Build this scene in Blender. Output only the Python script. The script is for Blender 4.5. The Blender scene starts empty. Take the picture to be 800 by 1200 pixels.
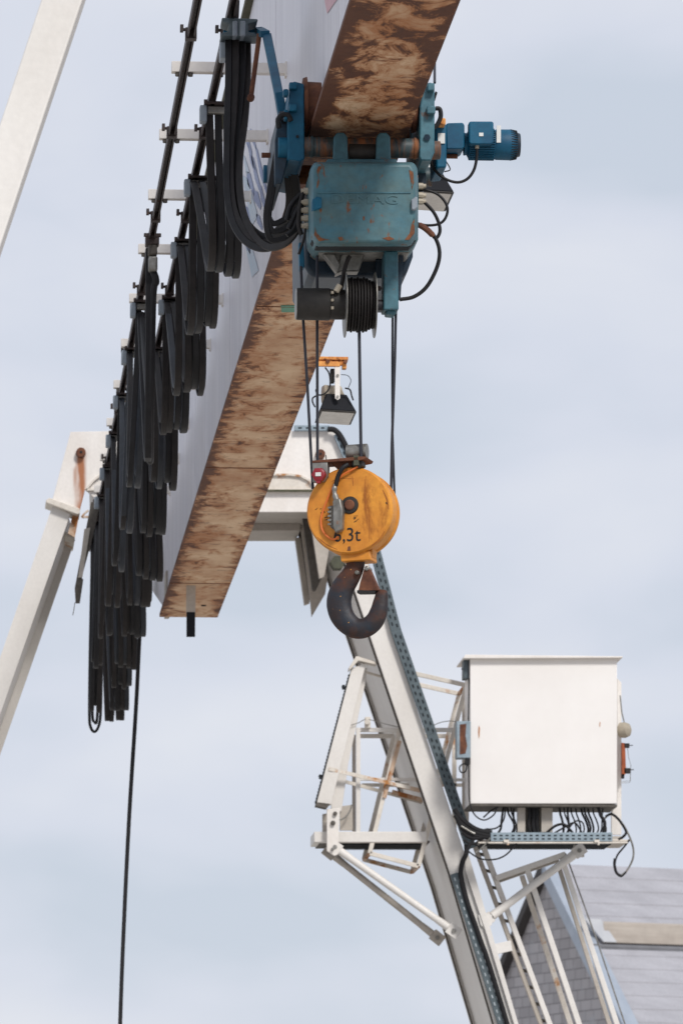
import bpy, bmesh, math, random
from mathutils import Vector, Matrix
random.seed(7)
R = math.radians
PI = math.pi
sc = bpy.context.scene
COL = sc.collection

# ------------------------------------------------------------------ camera, sky, sun, exposure
CAM = Vector((0, 0, 1.6))
FPX = 6000.0                                   # focal length in photo pixels (800 x 1200)
YAW, PITCH = math.atan(466 / 6073.2), math.atan(940 / 6000.0)
FW = Vector((math.sin(YAW) * math.cos(PITCH), math.cos(YAW) * math.cos(PITCH), math.sin(PITCH)))
RT = Vector((math.cos(YAW), -math.sin(YAW), 0))
UP = RT.cross(FW)
cd = bpy.data.cameras.new('camera')
cam = bpy.data.objects.new('camera', cd)
COL.objects.link(cam)
sc.camera = cam
cam.matrix_world = Matrix.Translation(CAM) @ Matrix((RT, UP, -FW)).transposed().to_4x4()
cd.sensor_fit = 'VERTICAL'
cd.sensor_height = 36
cd.lens = 180
cd.clip_start = 0.5
cd.clip_end = 4000
cd.dof.use_dof = True
cd.dof.focus_distance = 22.8
cd.dof.aperture_fstop = 11

sc.view_settings.view_transform = 'Standard'
sc.view_settings.look = 'None'
sc.view_settings.gamma = 1
sc.view_settings.exposure = 0.0
sc.view_settings.use_curve_mapping = False
SUN_EL, SUN_ROT = R(42), R(158)
w = bpy.data.worlds.new('World')
sc.world = w
w.use_nodes = True
nt = w.node_tree
nt.nodes.clear()
N, L = nt.nodes.new, nt.links.new
wo = N('ShaderNodeOutputWorld'); bg = N('ShaderNodeBackground'); bg.inputs[1].default_value = 0.1
sky = N('ShaderNodeTexSky'); sky.sky_type = 'NISHITA'; sky.sun_disc = False
sky.sun_elevation = SUN_EL; sky.sun_rotation = SUN_ROT
tc = N('ShaderNodeTexCoord'); mp = N('ShaderNodeMapping')
mp.inputs['Scale'].default_value = (1, 1, 2.2); mp.inputs['Location'].default_value = (.35, .1, .22)
L(tc.outputs['Generated'], mp.inputs[0])
n1 = N('ShaderNodeTexNoise'); n1.inputs['Scale'].default_value = 11; n1.inputs['Detail'].default_value = 4
n1.inputs['Roughness'].default_value = 0.42; n1.inputs['Distortion'].default_value = 0.25
L(mp.outputs[0], n1.inputs['Vector'])
cr = N('ShaderNodeValToRGB')
cr.color_ramp.elements[0].position = 0.36; cr.color_ramp.elements[0].color = (0.56, 0.615, 0.705, 1)
cr.color_ramp.elements[1].position = 0.68; cr.color_ramp.elements[1].color = (0.73, 0.75, 0.81, 1)
e = cr.color_ramp.elements.new(0.5); e.color = (0.645, 0.68, 0.77, 1)
L(n1.outputs[0], cr.inputs[0])
vm = N('ShaderNodeVectorMath'); vm.operation = 'SCALE'; vm.inputs['Scale'].default_value = 10.7
L(cr.outputs[0], vm.inputs[0])
mx = N('ShaderNodeMix'); mx.data_type = 'RGBA'; mx.inputs[0].default_value = 0.95
L(sky.outputs[0], mx.inputs[6]); L(vm.outputs[0], mx.inputs[7])
L(mx.outputs[2], bg.inputs[0]); L(bg.outputs[0], wo.inputs[0])

sd = bpy.data.lights.new('sun', 'SUN'); sd.energy = 2.7; sd.angle = R(12); sd.color = (1, 0.97, 0.925)
sun = bpy.data.objects.new('sun', sd); COL.objects.link(sun)
sdir = Vector((math.sin(SUN_ROT) * math.cos(SUN_EL), math.cos(SUN_ROT) * math.cos(SUN_EL), math.sin(SUN_EL)))
sun.rotation_euler = sdir.to_track_quat('Z', 'Y').to_euler()
sun.location = (0, 0, 60)

# ------------------------------------------------------------------ measuring helpers
def ray(px, py):
    return FW * FPX + RT * (px - 400) + UP * (600 - py)
def P(px, py, Y):                 # the point at distance Y along the yard seen at photo pixel (px, py)
    r = ray(px, py); return CAM + r * (Y / r.y)
def PX(px, py, X):
    r = ray(px, py); return CAM + r * (X / r.x)
def PZ(px, py, Z):
    r = ray(px, py); return CAM + r * ((Z - CAM.z) / r.z)
def V(*a): return Vector(a)

# ------------------------------------------------------------------ materials
M = {}
def mat(name, base, base2=None, rough=0.6, metal=0.0, rust=0.0, rcol=(0.13, 0.045, 0.015), rcol2=None, scale=3.0,
        stretch=(1, 1, 1), bump=0.15, fine=40.0, rscale=None, rstretch=None, soft=0.08, grime=0.0, spec=0.5):
    m = bpy.data.materials.new(name); m.use_nodes = True
    t = m.node_tree; b = t.nodes['Principled BSDF']
    N, L = t.nodes.new, t.links.new
    b.inputs['Roughness'].default_value = rough; b.inputs['Metallic'].default_value = metal
    b.inputs['Specular IOR Level'].default_value = spec
    base2 = base2 or tuple(c * 0.78 for c in base)
    tc = N('ShaderNodeTexCoord')
    mp = N('ShaderNodeMapping'); mp.inputs['Scale'].default_value = stretch; L(tc.outputs['Object'], mp.inputs[0])
    a = N('ShaderNodeTexNoise'); a.inputs['Scale'].default_value = scale; a.inputs['Detail'].default_value = 6
    a.inputs['Roughness'].default_value = 0.62
    L(mp.outputs[0], a.inputs['Vector'])
    r = N('ShaderNodeValToRGB'); r.color_ramp.elements[0].position = 0.33; r.color_ramp.elements[1].position = 0.66
    r.color_ramp.elements[0].color = (*base2, 1); r.color_ramp.elements[1].color = (*base, 1)
    L(a.outputs[0], r.inputs[0])
    out = r.outputs[0]
    fn = N('ShaderNodeTexNoise'); fn.inputs['Scale'].default_value = fine; fn.inputs['Detail'].default_value = 4
    L(tc.outputs['Object'], fn.inputs['Vector'])
    if grime:
        g = N('ShaderNodeMix'); g.data_type = 'RGBA'; g.blend_type = 'MULTIPLY'
        gr = N('ShaderNodeMapRange'); gr.inputs['From Min'].default_value = 0.35; gr.inputs['From Max'].default_value = 0.65
        gr.inputs['To Min'].default_value = 1 - grime; gr.inputs['To Max'].default_value = 1
        L(fn.outputs[0], gr.inputs[0]); g.inputs[0].default_value = 1
        L(out, g.inputs[6]); L(gr.outputs[0], g.inputs[7]); out = g.outputs[2]
    if rust > 0:
        mp2 = N('ShaderNodeMapping'); mp2.inputs['Scale'].default_value = rstretch or stretch
        mp2.inputs['Location'].default_value = (3.1, 7.7, 1.3)
        L(tc.outputs['Object'], mp2.inputs[0])
        c = N('ShaderNodeTexNoise'); c.inputs['Scale'].default_value = rscale or scale * 2; c.inputs['Detail'].default_value = 10
        c.inputs['Roughness'].default_value = 0.68; c.inputs['Distortion'].default_value = 0.3
        L(mp2.outputs[0], c.inputs['Vector'])
        th = 0.74 - 0.42 * rust
        rr = N('ShaderNodeMapRange'); rr.inputs['From Min'].default_value = th; rr.inputs['From Max'].default_value = th + soft
        L(c.outputs[0], rr.inputs[0])
        rc = N('ShaderNodeMix'); rc.data_type = 'RGBA'
        rc.inputs[6].default_value = (*rcol, 1); rc.inputs[7].default_value = (*(rcol2 or tuple(min(1, x * 2.4) for x in rcol)), 1)
        L(fn.outputs[0], rc.inputs[0])
        mx = N('ShaderNodeMix'); mx.data_type = 'RGBA'
        L(rr.outputs[0], mx.inputs[0]); L(out, mx.inputs[6]); L(rc.outputs[2], mx.inputs[7]); out = mx.outputs[2]
        ro = N('ShaderNodeMapRange'); ro.inputs['To Min'].default_value = rough; ro.inputs['To Max'].default_value = 0.9
        L(rr.outputs[0], ro.inputs[0]); L(ro.outputs[0], b.inputs['Roughness'])
        if metal:
            me = N('ShaderNodeMapRange'); me.inputs['To Min'].default_value = metal; me.inputs['To Max'].default_value = 0
            L(rr.outputs[0], me.inputs[0]); L(me.outputs[0], b.inputs['Metallic'])
    L(out, b.inputs['Base Color'])
    if bump:
        bn = N('ShaderNodeBump'); bn.inputs['Strength'].default_value = bump; bn.inputs['Distance'].default_value = 0.004
        L(fn.outputs[0], bn.inputs['Height']); L(bn.outputs[0], b.inputs['Normal'])
    M[name] = m
    return m

mat('leg_paint', (0.74, 0.71, 0.675), (0.64, 0.605, 0.565), 0.5, rust=0.07, scale=1.6, stretch=(1, 1, .5), rscale=5, rcol=(.22, .09, .03), grime=.05)
mat('white_paint', (0.80, 0.76, 0.72), (0.71, 0.66, 0.61), 0.45, rust=0.12, scale=2.2, stretch=(2, 1, .5), rscale=4, rcol=(.30, .13, .04), grime=.06)
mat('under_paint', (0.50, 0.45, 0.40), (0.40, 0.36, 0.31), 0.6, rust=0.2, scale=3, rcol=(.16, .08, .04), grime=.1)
mat('box_paint', (0.80, 0.77, 0.745), (0.745, 0.71, 0.68), 0.42, scale=1.4, rust=0.03, rscale=6, rcol=(.45, .25, .12), bump=.05)
mat('web_paint', (0.68, 0.67, 0.72), (0.58, 0.57, 0.62), 0.5, scale=2.2, stretch=(1, 3.4, .25), rust=.05, rscale=3, rcol=(.3, .25, .26), rcol2=(.42, .38, .38), soft=.2, grime=.04)
mat('rail_paint', (0.72, 0.67, 0.60), (0.60, 0.54, 0.47), 0.55, rust=0.42, scale=6, rscale=3.2, rcol=(.28, .10, .025), rcol2=(.55, .26, .08), grime=.1)
mat('rusty_rail', (0.55, 0.42, 0.32), (0.45, 0.30, 0.2), 0.7, rust=0.62, scale=6, rscale=6, rcol=(.16, .05, .015), rcol2=(.42, .17, .05))
mat('rust', (0.20, 0.075, 0.035), (0.09, 0.03, 0.018), 0.85, scale=14, bump=.4, grime=.3)
mat('orange_rust', (0.75, 0.36, 0.10), (0.48, 0.15, 0.035), 0.8, scale=18, rust=.42, rscale=26, rcol=(.12, .035, .012), bump=.4)
mat('blue', (0.003, 0.108, 0.195), (0.002, 0.066, 0.135), 0.55, spec=.35, scale=7, rust=.1, rscale=14, rcol=(.05, .03, .02), grime=.15, bump=.1)
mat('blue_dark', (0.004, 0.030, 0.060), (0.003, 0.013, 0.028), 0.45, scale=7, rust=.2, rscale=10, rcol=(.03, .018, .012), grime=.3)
mat('teal_box', (0.042, 0.150, 0.200), (0.075, 0.140, 0.145), 0.5, scale=6, stretch=(.8, .8, 1.3), rust=.34, rscale=13, rstretch=(1.6, 1, .7),
    rcol=(.09, .03, .012), rcol2=(.24, .10, .04), soft=.05, grime=.18)
mat('teal_plate', (0.055, 0.17, 0.215), (0.03, 0.10, 0.135), 0.5, scale=7, rust=.33, rscale=11, rcol=(.07, .025, .012), rcol2=(.2, .08, .03), grime=.2)
mat('tube_paint', (0.045, 0.075, 0.085), (0.03, 0.045, 0.05), 0.5, scale=5, rust=.6, rscale=6, rstretch=(1.8, .4, .4), rcol=(.09, .028, .012),
    rcol2=(.34, .13, .045), soft=.12, grime=.3)
mat('yellow', (0.74, 0.305, 0.030), (0.55, 0.190, 0.016), 0.55, scale=7, rust=.40, rscale=7, rstretch=(1.5, 1, .5), rcol=(.20, .055, .008), rcol2=(.42, .14, .015),
    soft=.12, grime=.12)
mat('yellow_rust', (0.40, 0.13, 0.012), (0.26, 0.075, 0.01), 0.7, scale=30, bump=0)
mat('hook_steel', (0.014, 0.024, 0.038), (0.034, 0.018, 0.014), 0.55, scale=9, rust=.62, rscale=8, rcol=(.035, .014, .009), rcol2=(.12, .042, .022), soft=.16, bump=.5, metal=.2)
mat('yellow_chip', (0.7, 0.32, 0.06), None, .6, bump=0)
mat('rubber', (0.013, 0.012, 0.014), (0.008, 0.0075, 0.009), 0.55, scale=4, stretch=(1, 1, .3), bump=.05, fine=20, spec=.3, grime=.35)
mat('rubber_brown', (0.024, 0.019, 0.018), (0.013, 0.011, 0.011), 0.6, spec=.3, scale=4, stretch=(1, 1, .3), bump=.05, fine=20, grime=.35)
mat('rubber_blue', (0.022, 0.027, 0.037), (0.012, 0.015, 0.021), 0.5, spec=.4, scale=4, stretch=(1, 1, .3), bump=.05, fine=20, grime=.3)
mat('black_plastic', (0.012, 0.013, 0.017), None, 0.75, bump=.05, spec=.2)
mat('rust_wash', (0.50, 0.27, 0.15), (0.36, 0.15, 0.065), 0.7, scale=9, stretch=(2, 1, .6), rust=.35, rscale=12, rcol=(.22, .08, .03), soft=.2)
mat('rope', (0.016, 0.018, 0.030), (0.010, 0.010, 0.016), 0.6, scale=9, bump=.05)
mat('galv', (0.30, 0.37, 0.42), (0.23, 0.29, 0.335), 0.5, metal=.25, scale=9, rust=.06, rscale=12, grime=.15)
mat('galv_dark', (0.105, 0.135, 0.15), (0.075, 0.10, 0.115), 0.55, metal=.2, scale=9, grime=.15)
mat('slot', (0.012, 0.016, 0.02), None, 0.9, bump=0)
mat('slot_light', (0.42, 0.47, 0.50), None, 0.7, bump=0)
mat('rust_paint', (0.23, 0.085, 0.03), (0.10, 0.033, 0.015), 0.85, scale=30, bump=.4, rust=.5, rscale=40, rcol=(.07, .09, .085), rcol2=(.09, .13, .12))
mat('steel', (0.34, 0.33, 0.31), (0.20, 0.19, 0.17), 0.45, metal=.6, scale=14, rust=.22, rscale=18, grime=.25)
mat('grey_plastic', (0.26, 0.30, 0.34), (0.20, 0.23, 0.27), 0.5, scale=8)
mat('beige', (0.46, 0.40, 0.31), (0.36, 0.31, 0.24), 0.55, scale=8, grime=.15)
mat('brown_rail', (0.060, 0.040, 0.036), (0.030, 0.022, 0.022), 0.55, scale=12, rust=.3, rscale=14, rcol=(.06, .02, .01), metal=.2)
mat('motor_black', (0.026, 0.022, 0.019), (0.016, 0.014, 0.012), 0.6, scale=6, grime=.3)
mat('red_plastic', (0.28, 0.012, 0.022), (0.20, 0.01, 0.018), 0.4, scale=10)
mat('label_white', (0.72, 0.72, 0.70), None, 0.6, bump=0)
mat('green_label', (0.10, 0.30, 0.20), None, 0.6, bump=0)
mat('orange_cable', (0.75, 0.17, 0.03), None, 0.5, bump=0)
mat('ink', (0.012, 0.010, 0.010), None, 0.7, bump=0)
mat('faded_blue', (0.13, 0.18, 0.36), (0.30, 0.33, 0.46), 0.6, scale=9, stretch=(1, 3, .3), bump=0)
mat('faded_pale', (0.42, 0.53, 0.62), (0.5, 0.53, 0.6), 0.6, scale=9, bump=0)
mat('faded_ochre', (0.50, 0.36, 0.22), (0.48, 0.42, 0.38), 0.6, scale=9, bump=0)
mat('faded_pink', (0.68, 0.42, 0.47), None, 0.6, bump=0)
mat('dark_greenish', (0.06, 0.062, 0.035), (0.10, 0.09, 0.06), 0.9, scale=20)
mat('insulator', (0.34, 0.075, 0.015), (0.25, 0.05, 0.012), 0.4, scale=10)
mat('lamp_glass', (0.50, 0.47, 0.42), (0.36, 0.33, 0.29), 0.15, scale=12, rust=.12, rcol=(.2, .15, .1), rscale=16, bump=.05)
mat('bracket_dark', (0.11, 0.095, 0.08), (0.07, 0.06, 0.05), 0.7, scale=10, grime=.2)
mat('nut_green', (0.085, 0.088, 0.055), (0.05, 0.05, 0.035), 0.8, scale=30)
mat('concrete', (0.46, 0.43, 0.39), (0.40, 0.375, 0.34), 0.9, scale=.3)
mat('roof_boards', (0.38, 0.375, 0.405), (0.31, 0.305, 0.33), 0.75, scale=2.0, stretch=(.6, 2, 2), rust=.2, rscale=5, rstretch=(.6, 3, 3), rcol=(.30, .28, .31), rcol2=(.52, .5, .55), bump=.2, grime=.1)
mat('weathered_wood', (0.46, 0.41, 0.36), (0.34, 0.29, 0.25), 0.85, scale=2.2, stretch=(.35, .35, 5), bump=.2, fine=8, grime=.1)
mat('flashing', (0.37, 0.41, 0.47), (0.30, 0.34, 0.40), 0.35, metal=.2, scale=3)
mat('flashing_pale', (0.50, 0.51, 0.53), (0.42, 0.43, 0.46), 0.5, scale=4)
mat('gutter', (0.15, 0.15, 0.165), (0.11, 0.11, 0.12), 0.6, scale=4)
mat('dark_trim', (0.05, 0.045, 0.045), None, 0.7)
mat('brick_wall', (0.33, 0.29, 0.27), (0.26, 0.22, 0.21), 0.85, scale=3)

def flange_material():            # pale tan primer worn to brown rust with dark lateral runs and rusted edges
    m = bpy.data.materials.new('rusty_underside'); m.use_nodes = True
    t = m.node_tree; b = t.nodes['Principled BSDF']; N, L = t.nodes.new, t.links.new
    b.inputs['Roughness'].default_value = 0.8
    tc = N('ShaderNodeTexCoord')
    def noise(scale, st, loc=(0, 0, 0), det=8, ro=.62, dist=0.0):
        mp = N('ShaderNodeMapping'); mp.inputs['Scale'].default_value = st; mp.inputs['Location'].default_value = loc
        L(tc.outputs['Object'], mp.inputs[0])
        n = N('ShaderNodeTexNoise'); n.inputs['Scale'].default_value = scale; n.inputs['Detail'].default_value = det
        n.inputs['Roughness'].default_value = ro; n.inputs['Distortion'].default_value = dist
        L(mp.outputs[0], n.inputs['Vector']); return n.outputs[0]
    base = N('ShaderNodeValToRGB')
    base.color_ramp.elements[0].position = .34; base.color_ramp.elements[0].color = (.42, .21, .105, 1)
    base.color_ramp.elements[1].position = .62; base.color_ramp.elements[1].color = (.69, .49, .32, 1)
    L(noise(2.6, (.9, .45, 1), det=6, ro=.6), base.inputs[0])
    # along-the-girder coordinate: the rust is heavier towards the near half
    sx = N('ShaderNodeSeparateXYZ'); L(tc.outputs['Object'], sx.inputs[0])
    ramp = N('ShaderNodeMapRange'); ramp.inputs['From Min'].default_value = -.5; ramp.inputs['From Max'].default_value = -5.5
    ramp.inputs['To Min'].default_value = 0; ramp.inputs['To Max'].default_value = .09
    L(sx.outputs[1], ramp.inputs[0])
    edge = N('ShaderNodeMath'); edge.operation = 'ABSOLUTE'; L(sx.outputs[0], edge.inputs[0])
    er = N('ShaderNodeMapRange'); er.inputs['From Min'].default_value = .12; er.inputs['From Max'].default_value = .215
    er.inputs['To Min'].default_value = 0; er.inputs['To Max'].default_value = .12
    L(edge.outputs[0], er.inputs[0])
    lf = N('ShaderNodeMapRange'); lf.inputs['From Min'].default_value = .05; lf.inputs['From Max'].default_value = -.2
    lf.inputs['To Min'].default_value = 0; lf.inputs['To Max'].default_value = .045
    L(sx.outputs[0], lf.inputs[0])
    def add(a, c):
        k = N('ShaderNodeMath'); k.operation = 'ADD'; L(a, k.inputs[0]); L(c, k.inputs[1]); return k.outputs[0]
    blot = add(add(add(noise(9, (.75, .42, 1), (5, 2, 0), 12, .72, .5), ramp.outputs[0]), er.outputs[0]), lf.outputs[0])
    mr = N('ShaderNodeMapRange'); mr.inputs['From Min'].default_value = .595; mr.inputs['From Max'].default_value = .665
    L(blot, mr.inputs[0])
    dark = N('ShaderNodeMix'); dark.data_type = 'RGBA'; dark.inputs[6].default_value = (.045, .014, .006, 1); dark.inputs[7].default_value = (.13, .040, .015, 1)
    L(noise(30, (1, .5, 1)), dark.inputs[0])
    wr = N('ShaderNodeMapRange'); wr.inputs['From Min'].default_value = .47; wr.inputs['From Max'].default_value = .65
    wr.inputs['To Max'].default_value = .92; wr.interpolation_type = 'SMOOTHSTEP'; L(blot, wr.inputs[0])
    wash = N('ShaderNodeMix'); wash.data_type = 'RGBA'; L(wr.outputs[0], wash.inputs[0]); L(base.outputs[0], wash.inputs[6]); wash.inputs[7].default_value = (.37, .135, .038, 1)
    mx = N('ShaderNodeMix'); mx.data_type = 'RGBA'
    L(mr.outputs[0], mx.inputs[0]); L(wash.outputs[2], mx.inputs[6]); L(dark.outputs[2], mx.inputs[7])
    # thin dark lateral runs
    run = add(add(noise(7, (1.0, 1.5, 1), (1, 9, 0), 11, .72, 1.0), er.outputs[0]), lf.outputs[0])
    m2 = N('ShaderNodeMapRange'); m2.inputs['From Min'].default_value = .585; m2.inputs['From Max'].default_value = .70
    L(run, m2.inputs[0])
    mx2 = N('ShaderNodeMix'); mx2.data_type = 'RGBA'; L(m2.outputs[0], mx2.inputs[0]); L(mx.outputs[2], mx2.inputs[6])
    mx2.inputs[7].default_value = (.10, .034, .015, 1)
    L(mx2.outputs[2], b.inputs['Base Color'])
    bn = N('ShaderNodeBump'); bn.inputs['Strength'].default_value = .3; bn.inputs['Distance'].default_value = .004
    L(blot, bn.inputs['Height']); L(bn.outputs[0], b.inputs['Normal'])
    M['rusty_underside'] = m
flange_material()

def shingle_material():
    m = bpy.data.materials.new('shingles'); m.use_nodes = True
    t = m.node_tree; b = t.nodes['Principled BSDF']; N, L = t.nodes.new, t.links.new
    tc = N('ShaderNodeTexCoord'); mp = N('ShaderNodeMapping'); L(tc.outputs['UV'], mp.inputs[0])
    br = N('ShaderNodeTexBrick'); br.inputs['Scale'].default_value = 1
    br.inputs['Brick Width'].default_value = .24; br.inputs['Row Height'].default_value = .145; br.offset_frequency = 2; br.squash = 1.3; br.squash_frequency = 3
    br.inputs['Mortar Size'].default_value = .008; br.inputs['Color1'].default_value = (.40, .38, .39, 1)
    br.inputs['Color2'].default_value = (.30, .285, .295, 1); br.inputs['Mortar'].default_value = (.20, .19, .195, 1)
    L(mp.outputs[0], br.inputs['Vector'])
    n = N('ShaderNodeTexNoise'); n.inputs['Scale'].default_value = 3.5; n.inputs['Detail'].default_value = 8; L(tc.outputs['Object'], n.inputs['Vector'])
    r = N('ShaderNodeMapRange'); r.inputs['From Min'].default_value = .58; r.inputs['From Max'].default_value = .75
    L(n.outputs[0], r.inputs[0])
    mx = N('ShaderNodeMix'); mx.data_type = 'RGBA'; L(r.outputs[0], mx.inputs[0]); L(br.outputs[0], mx.inputs[6]); mx.inputs[7].default_value = (.36, .36, .38, 1)
    L(mx.outputs[2], b.inputs['Base Color']); b.inputs['Roughness'].default_value = .7
    bn = N('ShaderNodeBump'); bn.inputs['Strength'].default_value = .6; bn.inputs['Distance'].default_value = .02
    L(br.outputs['Fac'], bn.inputs['Height']); bn.invert = True; L(bn.outputs[0], b.inputs['Normal'])
    M['shingles'] = m
shingle_material()

# ------------------------------------------------------------------ mesh helpers
class MB:
    def __init__(s): s.v = []; s.f = []; s.mi = []; s.m = 0
    def q(s, pts, faces):
        o = len(s.v); s.v += [Vector(p) for p in pts]
        for f in faces: s.f.append([i + o for i in f]); s.mi.append(s.m)
        return s
    def poly(s, pts): return s.q(pts, [list(range(len(pts)))])
    def box(s, a, b):
        x0, x1 = sorted((a[0], b[0])); y0, y1 = sorted((a[1], b[1])); z0, z1 = sorted((a[2], b[2]))
        return s.q([(x0, y0, z0), (x1, y0, z0), (x1, y1, z0), (x0, y1, z0), (x0, y0, z1), (x1, y0, z1), (x1, y1, z1), (x0, y1, z1)],
                   [(0, 3, 2, 1), (4, 5, 6, 7), (0, 1, 5, 4), (1, 2, 6, 5), (2, 3, 7, 6), (3, 0, 4, 7)])
    def loft(s, A, B):               # two matching outlines joined into a solid
        n = len(A)
        return s.q(list(A) + list(B), [list(range(n)), list(range(2 * n - 1, n - 1, -1))] +
                   [(i, i + n, (i + 1) % n + n, (i + 1) % n) for i in range(n)])
    def pp(s, pix, Y0, Y1):          # outline measured at Y0, extruded straight back to Y1
        A = [P(x, y, Y0) for x, y in pix]
        return s.loft(A, [V(p.x, p.y + (Y1 - Y0), p.z) for p in A])
    def pbox(s, x0, y0, x1, y1, Y0, Y1):
        return s.pp([(x0, y0), (x1, y0), (x1, y1), (x0, y1)], Y0, Y1)
    def bar(s, a, b, w=.04, h=None, up=(0, 1, 0)):
        a, b = Vector(a), Vector(b); h = h or w; d = (b - a).normalized(); u = Vector(up)
        if abs(d.dot(u)) > .98: u = V(1, 0, 0)
        r = d.cross(u).normalized() * w / 2; t = r.cross(d).normalized() * h / 2
        return s.loft([a - r - t, a + r - t, a + r + t, a - r + t], [b - r - t, b + r - t, b + r + t, b - r + t])
    def cyl(s, a, b, r0, r1=None, n=24, cap=True):
        a, b = Vector(a), Vector(b); r1 = r0 if r1 is None else r1
        d = (b - a).normalized(); u = V(0, 0, 1) if abs(d.z) < .9 else V(1, 0, 0)
        x = d.cross(u).normalized(); y = d.cross(x)
        c = [(math.cos(2 * PI * i / n), math.sin(2 * PI * i / n)) for i in range(n)]
        A = [a + x * (r0 * p) + y * (r0 * q) for p, q in c]; B = [b + x * (r1 * p) + y * (r1 * q) for p, q in c]
        f = [(i, (i + 1) % n, (i + 1) % n + n, i + n) for i in range(n)]
        if cap: f += [list(range(n - 1, -1, -1)), list(range(n, 2 * n))]
        return s.q(A + B, f)
    def lathe(s, a, d, prof, n=32):  # prof: (distance along d, radius)
        a = Vector(a); d = Vector(d).normalized(); u = V(0, 0, 1) if abs(d.z) < .9 else V(1, 0, 0)
        x = d.cross(u).normalized(); y = d.cross(x); pts = []; f = []
        for t, r in prof:
            pts += [a + d * t + x * (r * math.cos(2 * PI * i / n)) + y * (r * math.sin(2 * PI * i / n)) for i in range(n)]
        for k in range(len(prof) - 1):
            f += [(k * n + i, k * n + (i + 1) % n, (k + 1) * n + (i + 1) % n, (k + 1) * n + i) for i in range(n)]
        f += [list(range(n - 1, -1, -1)), list(range((len(prof) - 1) * n, len(prof) * n))]
        return s.q(pts, f)
    def tube(s, pts, r, n=8, flat=1.0, rs=None):
        pts = [Vector(p) for p in pts]; m = len(pts); A = []; prev = None
        for i, p in enumerate(pts):
            d = (pts[min(i + 1, m - 1)] - pts[max(i - 1, 0)]).normalized()
            if prev is None:
                u = V(0, 1, 0) if abs(d.y) < .9 else V(1, 0, 0); x = d.cross(u).normalized()
            else: x = (prev - d * prev.dot(d)).normalized()
            prev = x; y = d.cross(x); rr = rs[i] if rs else r
            A += [p + x * (rr * math.cos(2 * PI * k / n)) + y * (rr * flat * math.sin(2 * PI * k / n)) for k in range(n)]
        f = [(i * n + k, i * n + (k + 1) % n, (i + 1) * n + (k + 1) % n, (i + 1) * n + k) for i in range(m - 1) for k in range(n)]
        f += [list(range(n - 1, -1, -1)), list(range((m - 1) * n, m * n))]
        return s.q(A, f)
    def ribbon(s, pts, wv, th):      # flat cable: width vector wv (or one per point), thickness th
        pts = [Vector(p) for p in pts]; m = len(pts); A = []
        for i, p in enumerate(pts):
            d = (pts[min(i + 1, m - 1)] - pts[max(i - 1, 0)]).normalized()
            wq = Vector(wv[i] if isinstance(wv, list) else wv); n_ = d.cross(wq).normalized() * th / 2
            for a, c in ((-.5, 0), (-.42, 1), (.42, 1), (.5, 0), (.42, -1), (-.42, -1)): A.append(p + wq * a + n_ * c)
        f = [(i * 6 + k, i * 6 + (k + 1) % 6, (i + 1) * 6 + (k + 1) % 6, (i + 1) * 6 + k) for i in range(m - 1) for k in range(6)]
        f += [list(range(5, -1, -1)), list(range((m - 1) * 6, m * 6))]
        return s.q(A, f)
    def build(s, name, mats, parent=None, bevel=0, smooth=None, seg=2, uv=None):
        me = bpy.data.meshes.new(name)
        o = bpy.data.objects.new(name, me); COL.objects.link(o)
        off = V(0, 0, 0)
        if parent is not None:
            o.parent = parent; q = parent
            while q is not None and not q.get('_loc'): q = q.parent
            if q is not None: off = q.location.copy()
        me.from_pydata([p - off for p in s.v], [], s.f)
        for k in (mats if isinstance(mats, (list, tuple)) else [mats]): me.materials.append(M[k])
        me.polygons.foreach_set('material_index', s.mi)
        bm = bmesh.new(); bm.from_mesh(me); bmesh.ops.recalc_face_normals(bm, faces=bm.faces); bm.to_mesh(me); bm.free()
        if uv:
            ul = me.uv_layers.new(name='UV')
            for l in me.loops: ul.data[l.index].uv = uv(me.vertices[l.vertex_index].co + off)
        if smooth is None: smooth = 32
        if smooth:
            me.polygons.foreach_set('use_smooth', [True] * len(me.polygons)); me.set_sharp_from_angle(angle=R(smooth))
        if bevel:
            bv = o.modifiers.new('edge', 'BEVEL'); bv.width = bevel; bv.segments = seg; bv.limit_method = 'ANGLE'; bv.angle_limit = R(35)
            bv.harden_normals = False
        return o

def spline(pts, k=6):                # Catmull-Rom through the points
    pts = [Vector(p) for p in pts]; out = []
    for i in range(len(pts) - 1):
        p0 = pts[i - 1] if i else pts[0] * 2 - pts[1]; p1, p2 = pts[i], pts[i + 1]
        p3 = pts[i + 2] if i + 2 < len(pts) else p2 * 2 - p1
        for j in range(k):
            t = j / k
            out.append(.5 * ((2 * p1) + (p2 - p0) * t + (2 * p0 - 5 * p1 + 4 * p2 - p3) * t * t + (3 * p1 - p0 - 3 * p2 + p3) * t ** 3))
    return out + [pts[-1]]
def thing(name, label, cat, loc, group=None):
    o = bpy.data.objects.new(name, None); COL.objects.link(o); o.location = loc; o.empty_display_size = .1
    o['label'] = label; o['category'] = cat; o['_loc'] = 1
    if group: o['group'] = group
    return o
def tag(o, label, cat, group=None):
    o['label'] = label; o['category'] = cat
    if group: o['group'] = group
    return o
def struct(o): o['kind'] = 'structure'; return o
def cpath(pix, Y, k=6):              # a cable path; pix items are (x, y) or (x, y, Y)
    return spline([P(p[0], p[1], p[2] if len(p) > 2 else Y) for p in pix], k)
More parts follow.
